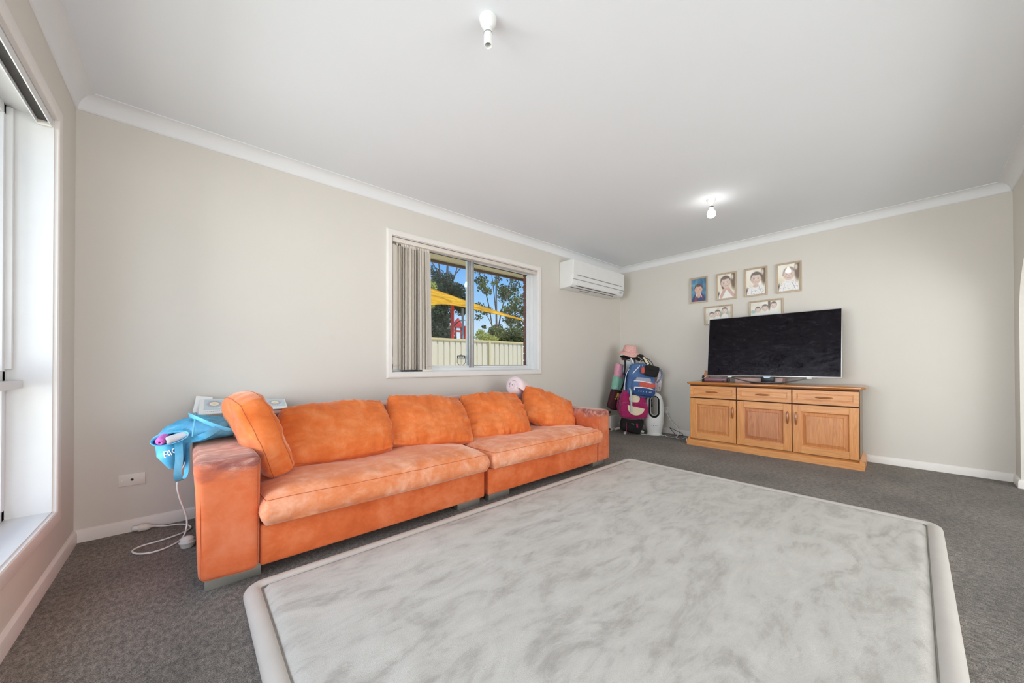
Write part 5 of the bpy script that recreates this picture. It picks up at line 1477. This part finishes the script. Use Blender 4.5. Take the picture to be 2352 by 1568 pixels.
# ------------------------------------------------------------------ coat stand with hats and bags
# frame of the group: a = towards the television along the picture, d = away from the camera
SO = Vector((-0.33, -0.33, 0))
ra, rd = Vector((0.745, -0.667, 0)), Vector((0.667, 0.745, 0))
ANG = math.atan2(-0.667, 0.745)
def cs(a, d, z): return tuple(SO+ra*a+rd*d+Vector((0, 0, z)))
M['stand_white'] = plain('white_painted_wood', (230, 228, 224), 0.45, 0.02, 14)
st = thing('coat_stand', 'white coat stand in the corner, buried under hats and bags', 'coat stand', tuple(SO), ANG)
MB().tube([(0, 0, 0.03), (0, 0, 1.16)], 0.017, 12).make('pole', 'stand_white', st)
for k in range(4):
    a = R(45+90*k)+0.2
    ca, sa = math.cos(a), math.sin(a)
    MB().tube([(ca*0.015, sa*0.015, 0.075), (ca*0.11, sa*0.11, 0.05), (ca*0.20, sa*0.20, 0.016)], [0.020, 0.020, 0.016], 8).make('leg', 'stand_white', st)
for k in range(6):
    a = R(60*k)+0.3; z = 0.98 if k % 2 else 0.84
    ca, sa = math.cos(a), math.sin(a)
    MB().tube([(ca*0.012, sa*0.012, z), (ca*0.07, sa*0.07, z+0.02), (ca*0.10, sa*0.10, z+0.06)], [0.008, 0.008, 0.010], 7).make('peg', 'stand_white', st)
def bag_base(name, label, cat, a, d, z, tilt=0, yawd=0, grp='bags hanging on the coat stand', lean=0):
    return thing(name, label, cat, cs(a, d, z), rot=(lean, tilt, ANG+yawd), group=grp)
def puff(w, h, t_, mat, name, parent, off=(0, 0, 0), seed=0, k=0.35, wr=0.006, gus=None, n=22, dent=0.006, taper=0.0, pw=3, **kw):
    b, seams = cushion(w, h, t_, gus=gus if gus else t_*0.55, k=k, seed=seed, wr=wr, dent=dent, n=n, taper=taper, pw=pw)
    b.v = [(x+off[0], y+off[1], z+off[2]) for x, y, z in b.v]
    o = b.make(name, mat, parent, smooth=60)
    return o, [[(x+off[0], y+off[1], z+off[2]) for x, y, z in s_] for s_ in seams]
M['denim'] = plain('blue_denim', (74, 104, 150), 0.9, 0.22, 9, bump=0.3, bscale=220)
M['denim_dark'] = plain('dark_blue_denim', (42, 72, 122), 0.9, 0.18, 10, bump=0.3, bscale=220)
M['zip_white'] = plain('white_zip_tape', (222, 224, 226), 0.7, 0.03, 40)
M['lilac'] = plain('lilac_grey_patch', (158, 160, 178), 0.85, 0.12, 30)
M['coral'] = plain('coral_patch', (196, 88, 78), 0.85, 0.15, 30)
M['magenta'] = plain('magenta_plush', (158, 34, 92), 1.0, 0.14, 16, bump=0.5, bscale=160, sheen=0.3)
M['cream'] = plain('cream_plush', (222, 206, 178), 1.0, 0.06, 16, bump=0.4, bscale=160)
M['black_fabric'] = plain('black_fabric', (22, 20, 20), 0.85, 0.15, 24, bump=0.2, bscale=200)
M['maroon'] = plain('maroon_fabric', (62, 22, 30), 0.9, 0.15, 20)
M['gold_print'] = plain('yellow_print', (206, 170, 88), 0.8, 0.08, 40)
M['rose'] = plain('rose_pink_fabric', (206, 146, 164), 0.85, 0.1, 24)
M['mint'] = plain('mint_fabric', (128, 178, 160), 0.85, 0.08, 20)
M['grey_blue'] = plain('grey_blue_fabric', (130, 142, 160), 0.85, 0.08, 20)
def speckle(name, base, spots, scale):
    t = NT(name)
    v = t.n.new('ShaderNodeTexVoronoi'); v.inputs['Scale'].default_value = scale
    t.l.new(t.coord(), v.inputs['Vector'])
    mk = t.ramp(v.outputs['Distance'], [(0.26, 1.0), (0.34, 0.0)])
    pick = t.n.new('ShaderNodeSeparateColor'); t.l.new(v.outputs['Color'], pick.inputs[0])
    stops = [(i/len(spots), lin(c_)) for i, c_ in enumerate(spots)]
    col = t.ramp(pick.outputs[0], stops)
    t.set(Base_Color=t.mix(mk, lin(base), col), Roughness=0.85)
    return t.m
M['floral'] = speckle('floral_fabric', (214, 204, 208), [(150, 60, 80), (70, 80, 100), (220, 140, 150), (90, 110, 120)], 60)
M['navy_floral'] = speckle('navy_floral_fabric', (42, 42, 64), [(150, 110, 150), (110, 160, 160), (120, 60, 90)], 34)
M['hat_pink'] = speckle('pink_floral_hat_fabric', (220, 168, 160), [(240, 222, 214), (244, 214, 206), (206, 140, 136)], 90)
M['mauve_mesh'] = plain('mauve_mesh', (140, 116, 122), 0.9, 0.1, 40)

# blue denim backpack
bp_ = bag_base('backpack', 'blue denim child backpack with white zips, in front on the coat stand', 'backpack', 0.085, -0.205, 0.725, R(7))
puff(0.345, 0.425, 0.19, 'denim', 'body', bp_, seed=11, k=0.5, taper=0.10)
po_, sm_ = puff(0.285, 0.215, 0.085, 'denim', 'front_pocket', bp_, off=(0.020, -0.085, -0.075), seed=12, k=0.5)
lo_, sl_ = puff(0.27, 0.105, 0.085, 'denim_dark', 'lower_pocket', bp_, off=(0.028, -0.105, -0.135), seed=13, k=0.4)
puff(0.20, 0.070, 0.030, 'coral', 'patch', po_, off=(0.055, -0.122, -0.045), seed=14, k=0.5)
puff(0.19, 0.060, 0.026, 'lilac', 'patch', po_, off=(0.00, -0.118, 0.015), seed=15, k=0.4)
b = MB(); b.tube(spline([(-0.125, -0.128, -0.010), (-0.05, -0.140, -0.004), (0.05, -0.140, -0.008), (0.135, -0.125, -0.022), (0.160, -0.10, -0.08)], 6), 1.0, 8, flat=(0.006, 0.003), upv=(0, 0, 1)); b.make('zip', 'zip_white', po_)
b = MB(); b.tube(spline([(-0.110, -0.140, -0.090), (-0.03, -0.152, -0.083), (0.07, -0.152, -0.085), (0.155, -0.130, -0.105), (0.170, -0.10, -0.145)], 6), 1.0, 8, flat=(0.006, 0.003), upv=(0, 0, 1)); b.make('zip', 'zip_white', lo_)
MB().box(-0.118, -0.106, -0.150, -0.140, -0.130, -0.085, 0, 0.003).make('zip_pull', 'zip_white', lo_)
b = MB(); b.tube(spline([(-0.135, -0.060, 0.05), (-0.125, -0.085, 0.10), (-0.09, -0.085, 0.15), (-0.05, -0.075, 0.195)], 6), 1.0, 8, flat=(0.006, 0.003), upv=(1, 0, 0)); b.make('zip', 'zip_white', bp_)
b = MB(); b.tube(spline([(-0.13, 0.03, 0.18), (-0.19, 0.0, 0.08), (-0.205, -0.02, -0.05), (-0.195, -0.02, -0.15), (-0.17, 0.02, -0.19)], 8), 1.0, 8, flat=(0.022, 0.006), upv=(0, 1, 0)); sp_ = b.make('shoulder_strap', 'denim_dark', bp_)
b = MB(); b.tube(spline([(-0.135, 0.005, 0.185), (-0.195, -0.022, 0.08), (-0.212, -0.042, -0.05), (-0.202, -0.042, -0.15)], 8), 0.004, 6); b.make('strap_edge', 'zip_white', sp_)
b = MB(); b.tube(spline([(-0.03, 0.0, 0.20), (-0.03, 0.0, 0.26), (0.0, 0.01, 0.285), (0.03, 0.0, 0.26), (0.03, 0.0, 0.20)], 6), 1.0, 8, flat=(0.008, 0.003), upv=(0, 1, 0)); b.make('grab_loop', 'zip_white', bp_)
b = MB()
for k, x in enumerate((-0.055, -0.025, 0.005, 0.045, 0.085, 0.105)):
    b.box(x-0.006, x+0.006, -0.1535, -0.148, -0.142, -0.128+0.004*(k % 2), 0, 0.002)
b.make('badges', 'lilac', lo_)
# pink charm
ch = bag_base('bag_charm', 'small coral pink plush charm hanging on the blue backpack', 'charm', 0.080, -0.330, 0.865, grp=None)
b = MB(); b.lathe([(0.001, -0.042), (0.022, -0.036), (0.030, -0.015), (0.024, 0.008), (0.026, 0.024), (0.020, 0.040), (0.001, 0.046)], 14)
b.make('plush', 'coral', ch)
MB().tube([(0, 0, 0.045), (0.002, 0.03, 0.075)], 0.002, 5).make('cord', 'zip_white', ch)
# magenta plush backpack
mb = bag_base('backpack', 'magenta plush backpack with a cream half-moon pocket, below the blue one', 'backpack', -0.012, -0.185, 0.412, R(3))
puff(0.345, 0.375, 0.17, 'magenta', 'body', mb, seed=21, k=0.6, taper=0.16)
pk, _ = puff(0.345, 0.205, 0.10, 'magenta', 'front_pocket', mb, off=(0, -0.065, -0.075), seed=22, k=0.5)
b = MB(); pts = []
for k in range(25):
    a = PI+PI*k/24; pts.append((0.012+0.112*math.cos(a), -0.030+0.105*math.sin(a)))
pts = [(0.124, -0.046), (-0.100, -0.006)]+[p for p in pts if p[1] < -0.035]
b.prism(pts[:2]+pts[2:], 'y', -0.124, -0.108); b.make('cream_pocket', 'cream', pk)
b = MB(); b.lathe([(0.001, 0), (0.068, 0), (0.072, 0.004), (0.068, 0.010), (0.001, 0.012)], 28, c=(-0.005, -0.080, 0.078), mat=Matrix.Rotation(PI/2, 4, 'X'), sy=0.82); b.make('cream_patch', 'cream', mb)
b = MB(); b.tube(spline([(-0.165, -0.10, 0.0), (-0.08, -0.122, 0.020), (0.03, -0.122, 0.004), (0.12, -0.115, -0.02), (0.165, -0.09, -0.045)], 6), 0.005, 6); b.make('zip', 'magenta', pk)
b = MB(); b.tube(spline([(-0.09, 0.06, 0.16), (-0.16, 0.05, 0.10), (-0.19, 0.04, -0.02), (-0.17, 0.05, -0.14)], 6), 1.0, 8, flat=(0.016, 0.006), upv=(0, 1, 0)); b.make('shoulder_strap', 'magenta', mb)
for x, zl in ((-0.085, -0.39), (0.060, -0.31)):
    b = MB(); b.tube(spline([(x, 0.05, -0.16), (x, 0.0, -0.20), (x+0.004, -0.03, -0.26), (x+0.01, -0.035, zl)], 6), 1.0, 8, flat=(0.012 if x > 0 else 0.005, 0.002), upv=(1, 0, 0)); b.make('strap_end', 'magenta', mb)
MB().box(0.128, 0.140, -0.105, -0.098, -0.055, -0.030, 0, 0.002).make('side_tag', 'zip_white', mb)
o = MB().tube(spline([(0, 0.04, 0.16), (0, 0.0, 0.12), (0.003, -0.012, 0.05), (0.006, -0.012, -0.08), (0.008, -0.012, -0.16)], 6), 1.0, 8, flat=(0.013, 0.003), upv=(1, 0, 0)).make('loose_strap', plain('grey_webbing', (176, 184, 180), 0.8, 0.06, 50), None)
o.location = cs(-0.075, -0.305, 0.475); o.rotation_euler = (0, 0, ANG); tag(o, 'pale grey webbing strap dangling in front of the magenta backpack', 'strap')
# black bag at the bottom
bb_ = bag_base('tote_bag', 'black bag hanging lowest on the coat stand under the magenta backpack', 'bag', -0.018, -0.155, 0.128, R(14))
puff(0.265, 0.19, 0.12, 'black_fabric', 'body', bb_, seed=31, k=0.3, taper=-0.1)
MB().box(-0.025, 0.010, -0.0665, -0.056, 0.018, 0.026, 0, 0.002).make('badge', 'plastic_grey', bb_)
b = MB(); b.tube(spline([(-0.12, 0.0, 0.08), (-0.10, 0.04, 0.18), (0.0, 0.06, 0.22), (0.10, 0.04, 0.18), (0.12, 0.0, 0.08)], 6), 1.0, 8, flat=(0.012, 0.003), upv=(0, 1, 0)); b.make('strap', 'black_fabric', bb_)
# maroon bag
mr = bag_base('drawstring_bag', 'maroon bag with a yellow print at the left of the coat stand', 'bag', -0.205, -0.04, 0.475, R(16), 0.5)
puff(0.20, 0.30, 0.09, 'maroon', 'body', mr, seed=41, k=0.45, taper=0.25)
b = MB()
for (x, z, r_) in ((0.0, 0.055, 0.026), (0.022, 0.030, 0.018), (-0.020, 0.022, 0.015), (0.010, 0.000, 0.016), (-0.035, -0.012, 0.012), (0.03, -0.02, 0.013)):
    b.lathe([(0.001, 0), (r_, 0.0), (r_*0.9, 0.003), (0.001, 0.004)], 9, c=(x, -0.047+abs(x)*0.12, z), mat=Matrix.Rotation(PI/2, 4, 'X'))
b.make('yellow_print', 'gold_print', mr)
b = MB(); b.tube(spline([(-0.03, 0, 0.14), (0.03, 0.02, 0.26), (0.08, 0.03, 0.40)], 6), 0.004, 6); b.make('cord', 'black_fabric', mr)
# striped pink and mint bag
pm = bag_base('satchel', 'pink, grey and mint satchel hanging at the left side of the coat stand', 'bag', -0.150, -0.03, 0.765, R(12), 0.55)
puff(0.155, 0.20, 0.10, 'rose', 'upper_panel', pm, off=(0.01, 0, 0.080), seed=51, k=0.12, pw=5)
puff(0.155, 0.185, 0.10, 'mint', 'lower_panel', pm, off=(0, 0, -0.085), seed=52, k=0.12, pw=5)
for x in (-0.01, 0.035):
    MB().tube(spline([(x+0.02, -0.050, 0.165), (x+0.01, -0.060, 0.09), (x, -0.058, 0.01)], 5), 1.0, 8, flat=(0.011, 0.003), upv=(1, 0, 0)).make('stripe', 'grey_blue', pm)
b = MB(); b.tube(spline([(0.07, -0.03, 0.20), (0.075, -0.045, 0.10), (0.06, -0.055, -0.05), (0.03, -0.05, -0.17)], 6), 1.0, 8, flat=(0.014, 0.004), upv=(1, 0, 0)); b.make('black_strap', 'black_fabric', pm)
b = MB(); b.tube(spline([(0.04, 0, 0.17), (0.09, 0.01, 0.25), (0.13, 0.02, 0.27)], 6), 0.004, 6); b.make('cord', 'zip_white', pm)
# floral bag at the right
fb = bag_base('floral_bag', 'pink floral bag with a mesh side at the right of the coat stand', 'bag', 0.318, -0.10, 0.745, R(4), -0.25)
puff(0.20, 0.30, 0.11, 'floral', 'body', fb, off=(-0.01, 0, -0.02), seed=61, k=0.4)
puff(0.125, 0.15, 0.04, 'mauve_mesh', 'mesh_panel', fb, off=(-0.035, -0.045, 0.035), seed=62, k=0.5)
b = MB(); b.tube(spline([(-0.06, -0.03, 0.12), (0.0, -0.035, 0.15), (0.07, -0.045, 0.12), (0.085, -0.05, 0.05), (0.03, -0.055, -0.05)], 8), 1.0, 8, flat=(0.014, 0.004), upv=(0, 0, 1)); b.make('grey_strap', 'grey_blue', fb)
# small black pouch
bpch = bag_base('pouch', 'small black pouch clipped over the blue backpack', 'pouch', 0.185, -0.345, 0.855, R(10), grp=None)
puff(0.165, 0.135, 0.055, 'black_fabric', 'body', bpch, seed=71, k=0.45, taper=-0.12)
puff(0.155, 0.060, 0.030, 'black_fabric', 'flap', bpch, off=(-0.004, -0.022, 0.040), seed=72, k=0.3)
b = MB(); b.tube(spline([(0.02, 0.0, 0.055), (0.0, 0.03, 0.11), (-0.05, 0.10, 0.17)], 6), 0.004, 6); b.make('strap', 'black_fabric', bpch)
MB().lathe([(0.006, -0.003), (0.009, 0), (0.006, 0.003)], 12, c=(0.022, 0, 0.064), cap=False).make('buckle', plain('brass', (186, 150, 92), 0.3, 0.05, 20, metal=0.9), bpch)
# wide black strap with cream pad
ws = bag_base('bag_strap', 'wide black strap with a cream pad below the hats', 'strap', 0.145, -0.20, 0.980, R(0), grp=None)
MB().tube(spline([(-0.06, 0.06, 0.09), (-0.03, 0.0, 0.07), (0.02, -0.02, 0.0), (0.06, -0.03, -0.065)], 6), 1.0, 8, flat=(0.034, 0.006), upv=(1, 0, 0.3)).make('webbing', 'black_fabric', ws)
MB().tube(spline([(-0.022, -0.013, 0.060), (0.018, -0.028, -0.002), (0.040, -0.034, -0.038)], 6), 1.0, 8, flat=(0.020, 0.004), upv=(1, 0, 0.3)).make('pad', 'cream', ws)
# navy floral bag low right, beige pouch
nf = bag_base('navy_bag', 'navy floral bag half hidden behind the fan and the magenta backpack', 'bag', 0.215, -0.02, 0.47, R(-10), -0.2)
puff(0.16, 0.26, 0.10, 'navy_floral', 'body', nf, seed=81, k=0.3)
b = MB(); b.tube(spline([(-0.04, 0, 0.12), (-0.02, 0.0, 0.26), (-0.01, 0.0, 0.36)], 5), 0.006, 6); b.make('strap', 'black_fabric', nf)
bc = bag_base('beige_pouch', 'small beige pouch hanging just left of the fan', 'pouch', 0.205, -0.10, 0.345, R(22), grp=None)
puff(0.075, 0.12, 0.04, 'cream', 'body', bc, seed=82, k=0.4)
MB().tube([(0, 0, 0.055), (0.01, 0.02, 0.13)], 0.003, 5).make('cord', 'black_fabric', bc)
# hats
ha = thing('bucket_hat', 'pink floral bucket hat on top of the coat stand', 'hat', cs(0.012, -0.01, 1.115), rot=(R(6), R(7), ANG), group='hats on the coat stand')
crown = [(0.001, 0.096), (0.055, 0.098), (0.078, 0.092), (0.086, 0.075), (0.092, 0.030), (0.097, 0.006)]
b = MB(); b.lathe(crown, 28, cap=False)
b.v = [(x*(1+0.03*noise.noise(Vector((x*20, y*20, z*20)))), y, z+0.006*noise.noise(Vector((x*14, y*14, 1)))) for x, y, z in b.v]
b.make('crown', 'hat_pink', ha, smooth=50)
def brim(name, mat, r0, r1, drop, parent, under=None, wob=0.018, seed=0):
    b = MB(); n = 36; vs = []
    for (f, dz) in ((0, 0), (0.5, 0.35), (1, 1), (1, 1.08), (0.5, 0.43), (0, 0.08)):
        for j in range(n):
            a = 2*PI*j/n; r_ = r0+(r1-r0)*f
            w_ = wob*f*(math.sin(2*a+seed)+0.5*math.sin(3*a+1.3*seed))
            vs.append((r_*math.cos(a), r_*math.sin(a), 0.006-drop*dz+w_-(0.004 if dz > 1 or f < 1 and dz not in (0, 0.35) else 0)))
    k = 6
    mi = [0, 0, 0, 1, 1, 1]
    for i in range(k):
        for j in range(n):
            pass
    fs0 = [(i*n+j, i*n+(j+1) % n, (i+1)*n+(j+1) % n, (i+1)*n+j) for i in range(0, 3) for j in range(n)]
    fs1 = [(i*n+j, i*n+(j+1) % n, ((i+1) % k)*n+(j+1) % n, ((i+1) % k)*n+j) for i in range(3, 6) for j in range(n)]
    o0 = len(b.v); b.add(vs, fs0, 0); b.f += [tuple(q+o0 for q in f) for f in fs1]; b.mi += [1]*len(fs1)
    return b.make(name, [mat, under or mat], parent, smooth=50)
M['hat_lining'] = plain('pale_grey_lining', (204, 204, 208), 0.85, 0.04, 30)
brim('brim', 'hat_pink', 0.096, 0.145, 0.042, ha, 'hat_lining', 0.012, 2.2)
hb = thing('sun_hat', 'black hat tucked under the pink bucket hat', 'hat', cs(0.040, -0.005, 1.052), rot=(R(2), R(12), ANG), group='hats on the coat stand')
MB().lathe([(0.001, 0.055), (0.05, 0.053), (0.075, 0.040), (0.088, 0.006)], 24, cap=False).make('crown', 'black_fabric', hb)
brim('brim', 'black_fabric', 0.087, 0.152, 0.030, hb, None, 0.012, 0.7)
M['rust'] = plain('rust_red_fabric', (124, 46, 36), 0.85, 0.1, 30)
hc = thing('cap', 'rust red cap peak poking out at the left below the hats', 'hat', cs(-0.075, -0.06, 1.005), rot=(0, R(14), ANG+0.2), group='hats on the coat stand')
b = MB(); b.prism([(-0.075, -0.03), (-0.06, -0.055), (-0.01, -0.062), (0.05, -0.045), (0.055, 0.02), (-0.04, 0.03)], 'z', 0, 0.006); b.make('peak', 'rust', hc)
b = MB(); b.lathe([(0.001, 0.062), (0.035, 0.058), (0.056, 0.040), (0.064, 0.006)], 18, c=(0.035, 0.03, 0), cap=False); b.make('crown', 'black_fabric', hc)
# pale garment behind the straps
gm = bag_base('folded_shirt', 'pale grey shirt hanging behind the blue backpack straps', 'shirt', -0.015, -0.075, 0.915, R(5), grp=None)
puff(0.15, 0.19, 0.05, 'cloth_grey', 'cloth', gm, seed=91, k=0.3, wr=0.010)

for (a, z0, z1, dx, w, mt, lab) in ((-0.085, 1.03, 0.80, -0.03, 0.012, 'black_fabric', 'black strap running down at the left below the hats'),
                                    (-0.005, 1.03, 0.93, 0.03, 0.009, 'zip_white', 'white loop of strap in the middle below the hats'),
                                    (0.045, 1.02, 0.93, -0.02, 0.010, 'black_fabric', 'short black strap right of the white loop below the hats')):
    b = MB(); b.tube(spline([(a-0.01, -0.135, z1+ (z0-z1)*1.0), (a+dx*0.4, -0.150, z1+(z0-z1)*0.55), (a+dx, -0.160, z1)], 6), 1.0, 8, flat=(w, 0.002), upv=(1, 0, 0))
    o = b.make('hanging_strap', mt, None)
    o.location = tuple(SO); o.rotation_euler = (0, 0, ANG); tag(o, lab, 'strap', 'loose straps on the coat stand')
